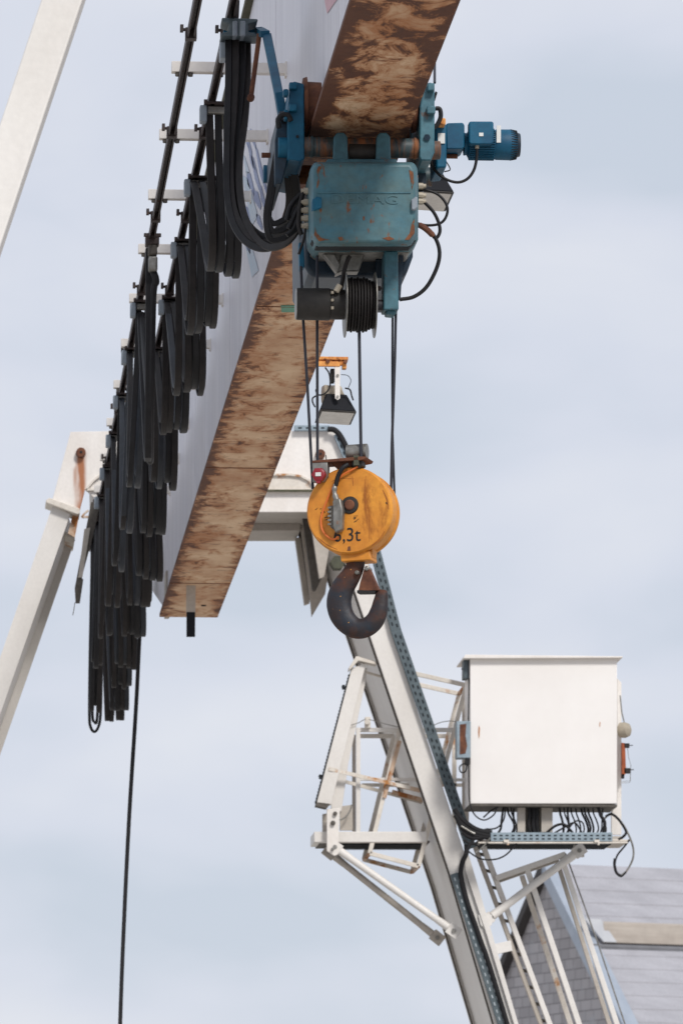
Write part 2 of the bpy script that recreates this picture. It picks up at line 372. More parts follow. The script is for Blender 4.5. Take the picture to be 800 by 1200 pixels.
def text_mesh(body, size, extrude):
    cu = bpy.data.curves.new('t', 'FONT'); cu.body = body; cu.size = size; cu.extrude = extrude; cu.align_x = 'CENTER'; cu.align_y = 'CENTER'
    cu.resolution_u = 4
    ob = bpy.data.objects.new('t', cu); COL.objects.link(ob)
    dg = bpy.context.evaluated_depsgraph_get(); me = bpy.data.meshes.new_from_object(ob.evaluated_get(dg))
    v = [x.co.copy() for x in me.vertices]; f = [list(p.vertices) for p in me.polygons]
    bpy.data.objects.remove(ob); bpy.data.curves.remove(cu); bpy.data.meshes.remove(me)
    return v, f

# ------------------------------------------------------------------ ground
g = MB(); g.q([(-1500, -1500, 0), (1500, -1500, 0), (1500, 2500, 0), (-1500, 2500, 0)], [(0, 1, 2, 3)])
struct(g.build('ground', 'concrete', smooth=0))

# ------------------------------------------------------------------ main girder
YE = 37.0
c0, c1 = P(187, 723, YE), P(255, 723, YE)
XL, XR, ZF = c0.x, c1.x, c0.z
XC = (XL + XR) / 2
WB = XL + .06                                 # left web
ZT = PX(297, 0, WB).z                         # top of the web
print('girder', XL, XR, ZF, ZT, 'top at y0 depth', PX(297, 0, WB).y)
Y0 = 15.6
girder = thing('main_girder', 'long white box girder with rusty brown underside running back overhead', 'crane girder', (XC, 25.9, ZF))
m = MB(); m.box((XL, Y0, ZF), (XR, YE, ZF + .025))
m.build('bottom_flange', 'rusty_underside', girder, bevel=.002)
m = MB()
wp = [(Y0, ZF + .025), (YE, ZF + .025), (40.1, ZF + .64), (40.1, ZT), (Y0, ZT)]
m.loft([V(WB, y, z) for y, z in wp], [V(XR - .06, y, z) for y, z in wp])
m.build('web', 'web_paint', girder, bevel=.003)
m = MB(); m.box((WB - .04, Y0, ZT), (XR - .02, 40.1, ZT + .03)); m.build('top_flange', 'dark_greenish', girder)
for y in [Y0 + .9 + i * 4.1 for i in range(6)]:          # faint butt seams of the web plates
    m = MB(); m.box((WB - .0015, y, ZF + (.03 if y < 37 else .5)), (WB + .01, y + .012, ZT - .01)); m.build('weld_seam', 'web_paint', girder)
for yy in (357, 547, 683):
    y = PZ(200, yy, ZF).y
    m = MB(); m.box((XL + .002, y, ZF - .004), (XR - .002, y + .008, ZF + .005)); m.build('weld_bead', 'rust', girder)
m = MB(); m.box((WB - .015, YE - .02, ZF + .02), (WB + .02, YE + .25, ZF + .34)); m.build('end_stiffener', 'under_paint', girder)
# stop bar under the girder end
a = PZ(224, 686, ZF)
s = MB(); s.box((a.x - .032, a.y, ZF - .19), (a.x + .032, a.y + .035, ZF + .004)); e_ = s.build('stop_bar', 'under_paint', girder)
s = MB(); s.box((a.x - .030, a.y - .006, ZF - .36), (a.x + .030, a.y + .03, ZF - .188)); s.build('stop_pad', 'black_plastic', girder, bevel=.004)
m = MB(); m.cyl((XL + .29, 36.35, ZF - .006), (XL + .29, 36.35, ZF + .01), .018, n=16); m.build('drain_hole', 'slot', girder)
# stickers on the underside
def on_flange(px, py): return PZ(px, py, ZF - .003)
m = MB(); m.poly([on_flange(329, 358), on_flange(347, 358), on_flange(345, 366), on_flange(330, 366)]); m.build('sticker', 'green_label', girder)
# cable support brackets welded on the web
br = [80]
q0 = 1 / 1460.0
ZB = PX(338, 80, WB).z
print('bracket z', ZB - ZF)
for k in range(0, 11):
    q = q0 + k * 0.0000391; py = 1540 - 1 / q
    p = PZ(0, py, ZB); y = p.y
    x0 = PZ(202, 80, ZB).x
    m = MB(); m.box((x0, y, ZB), (WB, y + .05, ZB + .052))
    m.box((WB - .01, y - .004, ZB - .012), (WB + .02, y + .06, ZB + .06))
    b_ = m.build('bracket', 'white_paint', girder, bevel=.003)
    for xx in (x0 + .03, x0 + .09, x0 + .235, x0 + .29):
        m = MB(); m.cyl((xx, y + .02, ZB - .018), (xx, y + .02, ZB), .012, .014, 8); m.build('bolt', 'bracket_dark', b_)
# faded painted lettering on the web
def on_web(px, py): return PX(px, py, WB - .003)
def web_poly(mb, pts): mb.poly([on_web(x, y) for x, y in pts])
m = MB(); random.seed(3)
for (x, y, l, wd) in [(286, 150, 34, 3), (290, 168, 40, 2.5), (294, 182, 50, 3), (299, 172, 60, 2.5), (288, 200, 30, 5), (303, 215, 38, 3),
                      (296, 222, 24, 6), (285, 240, 30, 5), (290, 262, 26, 3), (300, 250, 20, 4), (286, 276, 22, 4), (293, 150, 26, 2)]:
    sl = .22
    web_poly(m, [(x, y), (x + wd, y + 3), (x + wd + sl * l * .8, y + l * .8), (x + wd * .6 + sl * l, y + l), (x + sl * l * .5 - 1, y + l * .55)])
m.build('faded_lettering', 'faded_blue', girder)
m = MB()
for (x, y, l, wd) in [(283, 205, 60, 7), (287, 285, 40, 8), (284, 180, 26, 3)]:
    web_poly(m, [(x, y), (x + wd, y + 4), (x + wd + .2 * l, y + l * .8), (x + .2 * l, y + l)])
m.build('faded_stripe', 'faded_pale', girder)
m = MB(); web_poly(m, [(379, -6), (397, -4), (383, 16)]); m.build('faded_mark', 'faded_pink', girder)

# ------------------------------------------------------------------ festoon rails
ZR = ZB - .035
rails = []
for nm, px, lab in (('festoon_rail', 232, 'thin dark outer cable rail running far left of the white girder'),
                    ('festoon_rail', 274.5, 'thin dark inner cable rail nearer the girder, carrying the thick cable loops')):
    x = PZ(px, 0 if px == 232 else 0, ZR).x
    rails.append(x)
    rt = thing(nm, lab, 'cable rail', (x, 27, ZR), 'cable rails beside the girder')
    m = MB()
    m.box((x - .018, Y0, ZR - .012), (x - .010, 39.2, ZR + .03)); m.box((x + .010, Y0, ZR - .012), (x + .018, 39.2, ZR + .03))
    m.box((x - .010, Y0, ZR + .024), (x + .010, 39.2, ZR + .03))
    m.build('channel', 'brown_rail', rt, bevel=.002)
    for k in range(-1, 8):
        y = 23.0 + k * 2.0
        m = MB(); m.box((x - .026, y, ZR - .018), (x + .026, y + .06, ZR + .034)); m.cyl((x - .05, y + .03, ZR + .03), (x - .02, y + .03, ZR + .03), .008, n=8)
        m.box((x - .05, y + .01, ZR + .02), (x - .035, y + .05, ZR + .05))
        m.build('joint_clamp', 'brown_rail', rt)
X1, X2 = rails
def rail_y(py): return PZ(0, py, ZR - .03).y

ORD = ['first', 'second', 'third', 'fourth', 'fifth', 'sixth', 'seventh', 'eighth', 'ninth', 'tenth', 'eleventh', 'twelfth', 'thirteenth', 'fourteenth']
def carrier(x, y, wl, wr, label, body='steel'):
    t = thing('cable_carrier', label, 'cable carrier', (x, y, ZR), 'cable carriers on the rails')
    m = MB(); m.box((x - wl - .01, y - .06, ZR - .030), (x + wr + .005, y + .07, ZR - .018)); m.box((x - .012, y - .05, ZR - .03), (x + .012, y + .05, ZR + .02))
    m.cyl((x - wl - .012, y - .055, ZR - .02), (x - wl + .004, y - .055, ZR - .02), .011, n=10)
    m.build('top_plate', 'brown_rail', t, bevel=.002)
    m = MB(); m.box((x - wl - .03, y - .035, ZR - .115), (x - wl + .004, y + .035, ZR - .032)); m.build('end_block', 'grey_plastic', t, bevel=.006)
    m = MB()
    m.box((x - wl + .006, y - .02, ZR - .07), (x + wr, y + .02, ZR - .032)); m.build('saddle', 'steel', t, bevel=.006)
    return t
def loop(xs, ya, yb, zb, label, drift=.02, powr=3.2, seed=0, wid=.040, n=None):
    rnd = random.Random(seed)
    t = thing('cable_loop', label, 'cable loop', (xs[0], (ya + yb) / 2, ZR), 'flat cable loops hanging from the rails')
    zt = ZR - .045
    for i, x in enumerate(xs):
        x = x + rnd.uniform(-.006, .006); tw = rnd.uniform(-.012, .012); wid_ = wid * rnd.uniform(.78, 1.0)
        top = zt + rnd.uniform(-.006, .006)
        for layer in range(2):
            m = MB(); pts = []
            bot = zb + rnd.uniform(0, .05) + layer * rnd.uniform(.02, .07) + (.0 if i % 2 else .012)
            dr = drift + rnd.uniform(-.006, .006); ph = rnd.uniform(-.008, .008)
            dy = .012 * layer
            H = top - bot; w_ = (yb - ya) - .03; a0 = ya + .012 + dy
            ctl = [(0, 0, 0), (.01, .3, .25), (.02, .6, .6), (.05, .85, .9), (.11, .965, 1), (.19, 1, 1), (.28, .965, 1), (.38, .85, .9), (.52, .62, .65), (.72, .32, .3), (.9, .08, .05), (1, 0, 0)]
            pts = spline([V(x + dr * q_ + ph * q_, a0 + w_ * f_, top - H * h_) for f_, h_, q_ in ctl], 4)
            m.ribbon(pts, V(wid_, tw, 0), .010)
            m.build('flat_cable', rnd.choice(['rubber', 'rubber_brown', 'rubber_brown', 'rubber_blue']), t)
    return t
# inner rail: stacked loops towards the far end
c2 = [120, 207, 281, 349, 408, 462, 509, 549, 583, 613, 638, 660, 680, 698]
r2 = [285, 257, 242, 222, 208, 196, 190, 178, 171, 162, 156, 152, 147]
b2 = [315, 386, 460, 508, 570, 626, 680, 713, 749, 785, 809, 835, 851]
for j in range(13):
    ya, yb = rail_y(c2[j]), rail_y(c2[j + 1])
    yn = ya + .12
    zb = P(300, b2[j], yn).z
    xs = [X2 - .012 + i * .041 for i in range(4)]; dft = P(r2[j], b2[j], yn).x - xs[-1] - .02
    loop(xs, ya, yb, zb, 'flat black cable loop, %s along the inner rail counted from the blue hoist' % ORD[j], dft, 4.5, 11 + j)
    if j < 7:
        carrier(X2, ya, .030, .125, 'small cable carrier, %s along the inner rail behind the tow clamp' % ORD[j])
# outer rail
c1_ = [353, 409, 462, 508, 547, 581, 611, 636, 652]
b1 = [573, 622, 667, 711, 748, 785, 838, 860]
r1 = [166, 157, 148, 141, 131, 121, 119, 117]
for j in range(8):
    ya, yb = rail_y(c1_[j]), rail_y(c1_[j + 1])
    zb = P(150, b1[j], ya + .15).z
    xs = [X1 - .004 + i * .042 for i in range(2)]
    if j == 7: xs = [X1 - .02, X1 + .005]
    dft = P(r1[j], b1[j], ya + .15).x - xs[-1] - .02
    if j == 7:
        t = thing('cable_loop', 'longest cable loop, hanging lowest at far left with a rounded bottom', 'cable loop', (X1, ya, ZR), 'flat cable loops hanging from the rails')
        for q in ([(109, 628), (107, 700), (105.5, 780), (105, 838), (106.5, 852), (110.5, 857.5), (115, 853), (118, 838), (119, 790), (117.5, 720), (116, 628)], [(112, 628), (110, 700), (109, 780), (108.5, 836), (111, 846), (114, 842), (115.5, 790), (113, 700), (113, 628)]):
            m = MB(); m.tube(spline([P(x, y, ya + .1 + .02 * k) for k, (x, y) in enumerate(q)], 5), .011, 8); m.build('flat_cable', 'rubber', t)
        break
    loop(xs, ya, yb, zb, 'flat dark cable loop, %s along the thin outer rail from the near end' % ORD[j], dft, 4.0, 41 + j)
    if j < 7: carrier(X1, ya, .028, .065, 'small cable carrier, %s hanging on the outer rail from the near end' % ORD[j])
# end clamp of the outer rail with plugs
yc = rail_y(283)
t = thing('plug_clamp', 'grey cable clamp with plug connectors hanging on the outer rail, closest to the top', 'cable clamp', (X1, yc, ZR))
m = MB(); m.box((X1 - .035, yc - .05, ZR - .04), (X1 + .04, yc + .05, ZR + .012)); m.box((X1 - .045, yc - .055, ZR - .002), (X1 + .05, yc - .04, ZR + .02)); m.build('clamp', 'brown_rail', t, bevel=.004)
m = MB(); m.box((X1 - .020, yc - .045, ZR - .10), (X1 + .030, yc + .03, ZR - .038)); m.build('socket', 'bracket_dark', t, bevel=.01)
m = MB(); m.box((X1 - .018, yc - .045, ZR - .19), (X1 + .032, yc + .03, ZR - .104)); m.build('plug', 'steel', t, bevel=.012)
zz = P(170, 540, yc + .3).z
m = MB(); m.tube(spline([(X1 + .008, yc, ZR - .18), (X1 + .025, yc, ZR - .24), (X1 + .010, yc + .02, ZR - .33), (X1 + .004, yc + .06, zz + .3), (X1 + .01, yc + .3, zz), (X1 + .02, yc + .55, zz + .25), (X1 + .01, rail_y(353) - .02, ZR - .1)]), .02, 10)
m.build('cable', 'rubber', t)
m = MB(); m.ribbon(spline([(X1 - .012, yc + .03, ZR - .05), (X1 - .01, yc + .05, zz + .3), (X1 - .004, yc + .35, zz + .03), (X1 + .0, rail_y(353) - .04, ZR - .1)]), V(.04, 0, 0), .014)
m.build('flat_cable', 'rubber', t)
# pendant cable hanging from the far end of the inner rail
ypc = rail_y(600)
m = MB(); m.ribbon(spline([(PZ(170, 600, ZR).x, ypc, ZR - .05), P(163, 760, ypc), P(159.5, 830, ypc), P(152, 950, ypc), P(146, 1070, ypc), P(141, 1200, ypc), P(136, 1400, ypc), P(133, 1600, ypc)]), V(.030, 0, 0), .014)
tag(m.build('pendant_cable', 'rubber'), 'single long black cable hanging down alone below the cable loops', 'cable')
# grey channel hanging beside the loops at the far end
t = thing('end_cover', 'narrow grey steel channel hanging aslant beside the bundle of loops', 'steel channel', P(105, 650, 36.6))
m = MB(); m.pp([(107, 588), (118, 590), (110, 625), (96, 677), (98, 679), (94, 706), (89, 706), (88, 688)], 36.6, 36.66); m.build('channel', 'bracket_dark', t, bevel=.003)
m = MB(); m.pp([(99, 620), (106, 618), (97, 676), (92, 677)], 36.59, 36.605); m.build('face_plate', 'under_paint', t)
m = MB(); m.tube([P(88, 706, 36.62), P(87, 714, 36.62), P(85.5, 721, 36.62)], .003, 6); m.build('wire', 'steel', t)

# ------------------------------------------------------------------ hoist trolley
YT = 21.32
trol = thing('hoist_trolley', 'blue rust-stained hoist trolley clamped under the girder with motor at right', 'hoist', P(425, 170, YT))
PXM = YT / 6073.0
def side_bolts(mb, pts, Y, r=.011):
    for x, y in pts: mb.cyl(P(x, y, Y - .012), P(x, y, Y), r, n=6)
# front and rear cross tubes
m = MB(); yb_ = YT + .05
c = P(425, 173, yb_); rt_ = 12.2 * PXM
m.cyl((P(345, 0, yb_).x, yb_, c.z), (P(495, 0, yb_).x, yb_, c.z), rt_, n=36)
for px in (364, 484): m.cyl((P(px, 0, yb_).x, yb_, c.z), (P(px + 3, 0, yb_).x, yb_, c.z), rt_ + .004, n=36)
m.build('front_crossbar', 'tube_paint', trol, bevel=.002)
m = MB(); yr = YT + .62; c3 = P(425, 206, yr)
m.cyl((P(322, 0, yr).x, yr, c3.z), (P(505, 0, yr).x, yr, c3.z), rt_, n=36); m.build('rear_crossbar', 'tube_paint', trol)
m = MB(); m.cyl((P(309, 0, yr).x, yr, c3.z), (P(322, 0, yr).x, yr, c3.z), .04, n=24); m.build('tube_end', 'blue', trol, bevel=.003)
m = MB(); c = P(330, 173, YT + .05); m.cyl((P(326, 0, c.y).x, c.y, c.z), (P(345, 0, c.y).x, c.y, c.z), .044, n=24); m.build('tube_end', 'blue', trol, bevel=.003)
m = MB(); c = P(505, 176, YT + .05); m.cyl((P(490, 0, c.y).x, c.y, c.z), (P(515, 0, c.y).x, c.y, c.z), .040, n=24); m.build('tube_end', 'tube_paint', trol, bevel=.004)
m = MB(); c = P(315, 182, YT + .4); m.cyl((P(307, 0, c.y).x, c.y, c.z), (P(340, 0, c.y).x, c.y, c.z), .012, n=12); m.build('guide_pin', 'rust', trol)
m = MB(); c = P(525, 183, YT + .3); m.cyl((P(510, 0, c.y).x, c.y, c.z), (P(535, 0, c.y).x, c.y, c.z), .011, n=12); m.build('guide_pin', 'rust', trol)
# side plates
m = MB(); m.pp([(340, 98), (345, 95), (356, 98), (357, 186), (352, 189), (337, 186), (337, 130)], YT, YT + .66); m.build('side_plate', 'blue', trol, bevel=.006)
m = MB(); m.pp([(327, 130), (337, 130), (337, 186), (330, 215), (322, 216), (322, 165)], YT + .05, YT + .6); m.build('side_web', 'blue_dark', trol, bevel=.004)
for (x0, y0, x1, y1) in ((339, 96, 348, 104), (339, 122, 348, 130), (332, 104, 338, 112), (333, 128, 337, 140)):
    m = MB(); m.pbox(x0, y0, x1, y1, YT - .035, YT + .01); m.build('bolt_block', 'blue', trol, bevel=.005)
m = MB(); side_bolts(m, [(348.5, 160)], YT, .007); m.build('hole', 'slot', trol)
m = MB(); m.pp([(492, 124), (497, 98), (505, 96), (509, 102), (509, 178), (505, 188), (493, 188), (491, 183)], YT, YT + .66); m.build('side_plate', 'teal_plate', trol, bevel=.006)
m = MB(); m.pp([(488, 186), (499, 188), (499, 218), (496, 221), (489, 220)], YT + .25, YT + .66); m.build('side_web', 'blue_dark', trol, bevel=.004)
for (x0, y0, x1, y1) in ((501, 97, 509, 106), (500, 124, 510, 133)):
    m = MB(); m.pbox(x0, y0, x1, y1, YT - .035, YT + .01); m.build('bolt_block', 'teal_plate', trol, bevel=.005)
m = MB(); side_bolts(m, [(500, 161)], YT, .015); side_bolts(m, [(494, 196)], YT + .25, .014); m.build('axle_bolt', 'blue_dark', trol)
m = MB(); m.tube(cpath([(510, 127), (515, 128), (516, 137), (512, 146), (507, 150)], YT + .1), .010, 8); m.tube(cpath([(509, 112), (511, 108), (508, 118)], YT + .1), .005, 8)
m.build('hose', 'rubber', trol)
m = MB(); m.pbox(514, 138, 522, 146, YT + .1, YT + .18); m.build('valve', 'orange_rust', trol, bevel=.006)
m = MB(); m.tube([P(509, 97, YT + .1), P(509, 30, YT + .9), P(511, -20, YT + 1.4)], .006, 6); m.build('thin_line', 'rope', trol)
# wheels on the flange: tread and outer lip
for yy in (YT + .12, YT + .52):
    for sgn, xe in ((-1, XL), (1, XR)):
        m = MB(); zc = ZF + .025 + .095
        m.lathe((xe + sgn * .032, yy, zc), (-sgn, 0, 0), [(0, .112), (.016, .118), (.018, .097), (.078, .095)], 36)
        m.build('wheel', 'rust', trol)
m = MB(); c = P(350, 140, YT + .12); m.cyl((P(352, 0, YT + .12).x, YT + .12, ZF + .12), (XL, YT + .12, ZF + .12), .03, n=16)
m.cyl((XR, YT + .12, ZF + .12), (P(500, 0, YT + .12).x, YT + .12, ZF + .12), .03, n=16); m.build('axle', 'rust', trol)
# switchgear box in front with its lugs
m = MB(); m.pp([(362, 205), (366, 197), (485, 197), (490, 205), (490, 280), (483, 291), (371, 291), (363, 280)], YT - .10, YT + .12)
m.build('rear_housing', 'teal_box', trol, bevel=.012)
m = MB()
fr = [(371, 192), (480, 192), (486, 199), (486, 271), (478, 284), (373, 284), (367, 272), (367, 199)]
bk = [(368, 190), (484, 190), (489, 197), (489, 276), (481, 288), (370, 288), (364, 276), (364, 197)]
Af = [P(x, y, YT - .26) for x, y in fr]; Ab = [P(x, y, YT - .20) for x, y in bk]; Ac = [V(p.x, YT - .095, p.z) for p in Ab]
m.loft(Af, Ab); m2 = m; m = MB()
n_ = 8; m.q(Af + Ab + Ac, [list(range(8))] + [(i, (i + 1) % 8, (i + 1) % 8 + 8, i + 8) for i in range(8)] + [(i + 8, (i + 1) % 8 + 8, (i + 1) % 8 + 16, i + 16) for i in range(8)])
cover = m.build('cover', 'teal_box', trol, bevel=.012, seg=3)
m = MB(); m.pp([(372, 225.0), (481, 225.0), (481, 226.6), (372, 226.6)], YT - .264, YT - .256); m.build('ridge', 'teal_plate', cover, bevel=.001)
m = MB(); m.pp([(365, 281.5), (487, 281.5), (480, 289), (371, 289)], YT - .185, YT - .10); m.build('dark_lip', 'slot', cover)  # dark lip along the lower edge of the cover
v, f = text_mesh('DEMAG', .068, .0011)
m = MB(); o_ = P(427, 234, YT - .2615); m.q([V(o_.x + p.x * 1.25, o_.y - .001 + p.z, o_.z + p.y * .8) for p in v], f); m.build('embossed_lettering', 'teal_box', cover)
m = MB()
for pa in ([(479, 199), (484, 201), (485, 214), (482.5, 222), (481, 212)], [(482, 262), (485.5, 256), (485.5, 273), (479, 281), (474, 281), (480, 273)], [(369, 266), (371, 273), (377, 279), (386, 281), (374, 282.5), (368, 275)], [(396, 278), (401, 277.5), (404, 281), (398, 282)], [(448, 279), (456, 277), (462, 280), (455, 282)], [(425, 254), (427, 253), (427, 258), (425.5, 258)], [(373, 195), (380, 194), (375, 199), (372.5, 207), (371, 200)]):
    m = MB(); m.pp(pa, YT - .2622, YT - .25); m.build('rust_patch', 'rust_paint', cover)
for x0, x1, mt in ((366, 377, 'blue'), (482, 489, 'grey_plastic')):
    m = MB(); m.pp([(x0, 233), (x0 + 3, 232), (x0 + 4, 230), (x1, 231), (x1, 243), (x0 + 3, 246), (x0, 245)], YT - .28, YT - .18); m.build('latch', mt, cover, bevel=.004)
m = MB()
for x0, x1 in ((391, 407), (441, 457)):
    m.pp([(x0, 160), (x0 + 4, 155), (x1 - 4, 155), (x1, 160), (x1 + 1, 192), (x0 - 1, 192)], YT - .03, YT + .0)
m.pp([(384, 186), (464, 186), (466, 192), (380, 192)], YT - .05, YT + .04)
m.build('lug', 'teal_plate', trol, bevel=.006)
m = MB(); m.cyl((P(408, 0, yb_).x, yb_ - .004, P(0, 172, yb_).z), (P(440, 0, yb_).x, yb_ - .004, P(0, 172, yb_).z), rt_ + .006, n=36)
m.build('sleeve', 'motor_black', trol)
# cable glands on the left of the box
for y in (224, 237, 246.5, 256, 265):
    c = P(364, y, YT - .02); m = MB()
    m.cyl((P(353, 0, c.y).x, c.y, c.z), (P(356, 0, c.y).x, c.y, c.z), .011, n=12)
    m.cyl((P(356, 0, c.y).x, c.y, c.z), (P(361, 0, c.y).x, c.y, c.z), .015, n=8)
    m.cyl((P(361, 0, c.y).x, c.y, c.z), (P(366, 0, c.y).x, c.y, c.z), .012, n=12); m.build('cable_gland', 'beige', trol)
for y in (218, 229, 236):
    c = P(490, y, YT - .02); m = MB(); m.cyl(c, c + V(.02, 0, 0), .014, n=8); m.cyl(c + V(.02, 0, 0), c + V(.032, 0, 0), .010, n=12); m.build('cable_gland', 'beige', trol)
# gear body behind and below
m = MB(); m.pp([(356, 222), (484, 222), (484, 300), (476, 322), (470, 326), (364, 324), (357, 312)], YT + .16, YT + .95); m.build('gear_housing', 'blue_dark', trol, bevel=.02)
m = MB(); m.pp([(350, 284), (356, 284), (357, 313), (351, 316)], YT + .08, YT + .14); m.build('rope_guide', 'blue', trol, bevel=.004)
m = MB(); m.pp([(366, 290), (484, 290), (478, 297), (374, 296)], YT - .02, YT + .2); m.build('drip_tray', 'steel', trol, bevel=.004)
m = MB(); m.pp([(378, 297), (392, 297), (399, 310), (395, 320), (389, 312)], YT + .0, YT + .06); m.pp([(400, 297), (428, 297), (420, 318), (400, 318), (393, 321)], YT + .02, YT + .10)
m.build('rope_cover', 'steel', trol, bevel=.006)
m = MB(); m.pp([(440, 303), (449, 303), (449, 326), (440, 326)], YT + .1, YT + .3); m.build('drum_bearing', 'blue_dark', trol, bevel=.006)
m = MB(); c = P(395, 305, YT + .35); m.cyl(c, c + V(.28, 0, 0), .07, n=28); m.build('rope_drum', 'hook_steel', trol)
# cable reel
reel = None
yk = YT - .02; zk = P(0, 351, yk).z
def kx(px): return P(px, 351, yk).x
m = MB(); m.lathe((kx(347), yk, zk), (1, 0, 0), [(0, .062), (.004, .068), (.14, .069), (.145, .065), (.205, .064)], 40); reel = m.build('cable_reel', 'motor_black', trol)
m = MB(); m.lathe((kx(346.2), yk, zk), (1, 0, 0), [(0, .0635), (.0035, .0675), (.006, .060)], 40); m.build('end_ring', 'steel', reel)
for px in (403.5, 438):
    m = MB(); m.lathe((kx(px), yk, zk), (1, 0, 0), [(0, .139), (.001, .141), (.004, .141), (.005, .139)], 56); m.build('reel_flange', 'steel', reel)
m = MB()
for k in range(9):
    rr = .114 + (.004 if k % 2 else 0) - (.012 if k > 6 else 0) ; x = kx(408.0) + k * .0128
    m.lathe((x, yk, zk), (1, 0, 0), [(-.0062, rr - .012), (-.0055, rr - .004), (-.003, rr), (0, rr + .001), (.003, rr), (.0055, rr - .004), (.0062, rr - .012)], 48)
m.build('wound_cable', 'rubber_brown', reel)
m = MB(); m.tube(cpath([(399, 340, yk - .05), (401, 330), (403, 318), (407, 305), (410, 300)], yk - .04), .009, 8); m.build('feed_cable', 'rubber_brown', reel)
m = MB(); c = P(397, 338, yk - .07); m.cyl(c - V(.012, 0, .014), c + V(.004, 0, .014), .013, n=8); m.build('gland', 'beige', reel)
m = MB(); m.cyl((kx(439), yk, zk), (kx(453), yk, zk), .024, n=20); m.build('hub', 'hook_steel', reel)
for y_ in (338, 361): m = MB(); side_bolts(m, [(444, y_)], yk, .012); m.build('bolt', 'hook_steel', reel)
for k in range(3):
    m = MB(); m.pbox(388 + k * 0, 341 + k * 9, 391, 344 + k * 9, yk - .072, yk - .04); m.build('bolt', 'beige', reel)
m = MB(); m.pp([(450, 294), (466, 294), (467, 363), (449, 363)], YT - .06, YT + .06); m.pp([(452, 363), (463, 363), (463, 369), (452, 368)], YT - .04, YT + .04)
m.build('reel_arm', 'teal_plate', trol, bevel=.006)
m = MB(); m.pp([(467, 294), (473, 294), (469, 350), (467, 352)], YT + .02, YT + .04); m.build('arm_brace', 'blue_dark', trol)
# travel motor at right
ym = YT + .28
def mx_(px): return P(px, 158, ym).x
m = MB(); m.pp([(509, 146), (523, 145), (523, 196), (511, 197)], ym - .12, ym + .16); gb = m.build('gearbox', 'blue', trol, bevel=.008)
m = MB(); m.pbox(513, 156, 521, 168, ym - .126, ym - .122); m.build('nameplate', 'label_white', gb)
m = MB(); m.pp([(522, 146), (524, 144), (542, 143.5), (544, 146), (544, 172), (541, 174.5), (523, 174.5)], ym - .08, ym + .08); m.build('coupling_housing', 'blue', trol, bevel=.01)
zc = P(0, 159.5, ym).z
m = MB(); m.lathe((mx_(543), ym, zc), (1, 0, 0), [(0, .05), (.012, .048), (.02, .062), (.135, .064), (.14, .0665), (.205, .0675), (.225, .060), (.232, .052)], 44); mot = m.build('travel_motor', 'blue', trol)
m = MB()
for k in range(40):
    a_ = 2 * PI * k / 40; d = V(0, math.cos(a_), math.sin(a_)); c = V(0, ym, zc)
    m.bar(c + d * .062 + V(mx_(549), 0, 0), c + d * .062 + V(mx_(578), 0, 0), .004, .016, d)
m.build('cooling_fins', 'blue', mot)
m = MB()
for k in range(36):
    a_ = 2 * PI * k / 36; d = V(0, math.cos(a_), math.sin(a_)); c = V(0, ym, zc)
    m.bar(c + d * .0655 + V(mx_(597), 0, 0), c + d * .060 + V(mx_(604.5), 0, 0), .004, .006, d)
m.build('fan_slots', 'slot', mot)
m = MB(); m.cyl((mx_(606) - .004, ym, zc), (mx_(608.5) , ym, zc), .055, .050, 30); m.build('fan_cover', 'blue_dark', mot)
m = MB(); m.pp([(550, 142), (577, 142), (578, 144), (578, 167), (575, 169), (552, 169), (549, 167), (549, 144)], ym - .105, ym - .05); tb = m.build('terminal_box', 'blue', mot, bevel=.006)
m = MB(); m.pbox(561, 155.5, 566, 159.5, ym - .108, ym - .104); m.build('plate', 'label_white', tb)
m = MB(); m.pbox(581.5, 147, 586.5, 167, ym - .0692, ym - .062); m.build('type_plate', 'label_white', mot)
m = MB(); c = P(558.5, 171, ym - .08); m.cyl(c - V(0, 0, .012), c + V(0, 0, .012), .009, n=8); m.build('gland', 'beige', mot)
m = MB(); m.tube(cpath([(558.5, 172), (558, 186), (555, 199), (548, 209), (538, 213.5), (527, 212), (516, 206), (508, 197), (505, 188), (504, 178)], ym - .08), .0065, 8)
m.build('motor_cable', 'rubber', trol)
# loose cables on the right of the box
for pts, r in (([(490, 223, YT), (500, 223), (513, 228), (522, 238), (524, 248), (520, 258), (512, 263), (500, 264), (489, 262)], .006),
               ([(490, 232), (498, 238), (508, 249), (514, 262), (515, 272), (511, 279), (507, 277)], .0075),
               ([(488, 262), (498, 266), (508, 276), (514, 290), (514, 305), (508, 322), (498, 338), (484, 348), (468, 351)], .0085)):
    m = MB(); m.tube(cpath(pts, YT - .02), r, 8); m.build('cable', 'rubber', trol)
m = MB(); m.tube(cpath([(490, 263), (497, 267), (503, 272), (508, 277)], YT - .03), .013, 10, rs=[.008] + [.013] * 16 + [.009, .008]); m.build('cable_sleeve', 'rust', trol)
# tow arm reaching out to the festoon clamp
yf = rail_y(24)
A1, A2 = P(331, 108, YT + .3), P(309, 39, yf - .25)
print('tow depth', yf, A1, A2)
m = MB(); m.loft([P(308, 40, yf - .3), P(318, 38.5, yf - .3), P(332, 108, YT + .4), P(322, 110, YT + .4)], [P(308, 40, yf - .3) + V(0, .05, 0), P(318, 38.5, yf - .3) + V(0, .05, 0), P(332, 108, YT + .4) + V(0, .05, 0), P(322, 110, YT + .4) + V(0, .05, 0)])
arm = m.build('tow_arm', 'blue', trol, bevel=.005)
m = MB(); m.pp([(322, 108), (332, 107), (336, 132), (330, 140), (326, 132)], YT + .3, YT + .36); m.build('arm_plate', 'blue', arm, bevel=.004)
m = MB(); m.pp([(262, 34.5), (307.5, 31), (307.5, 38), (262, 38)], yf + .06, yf + .11); m.build('tow_bar', 'blue', arm, bevel=.004)
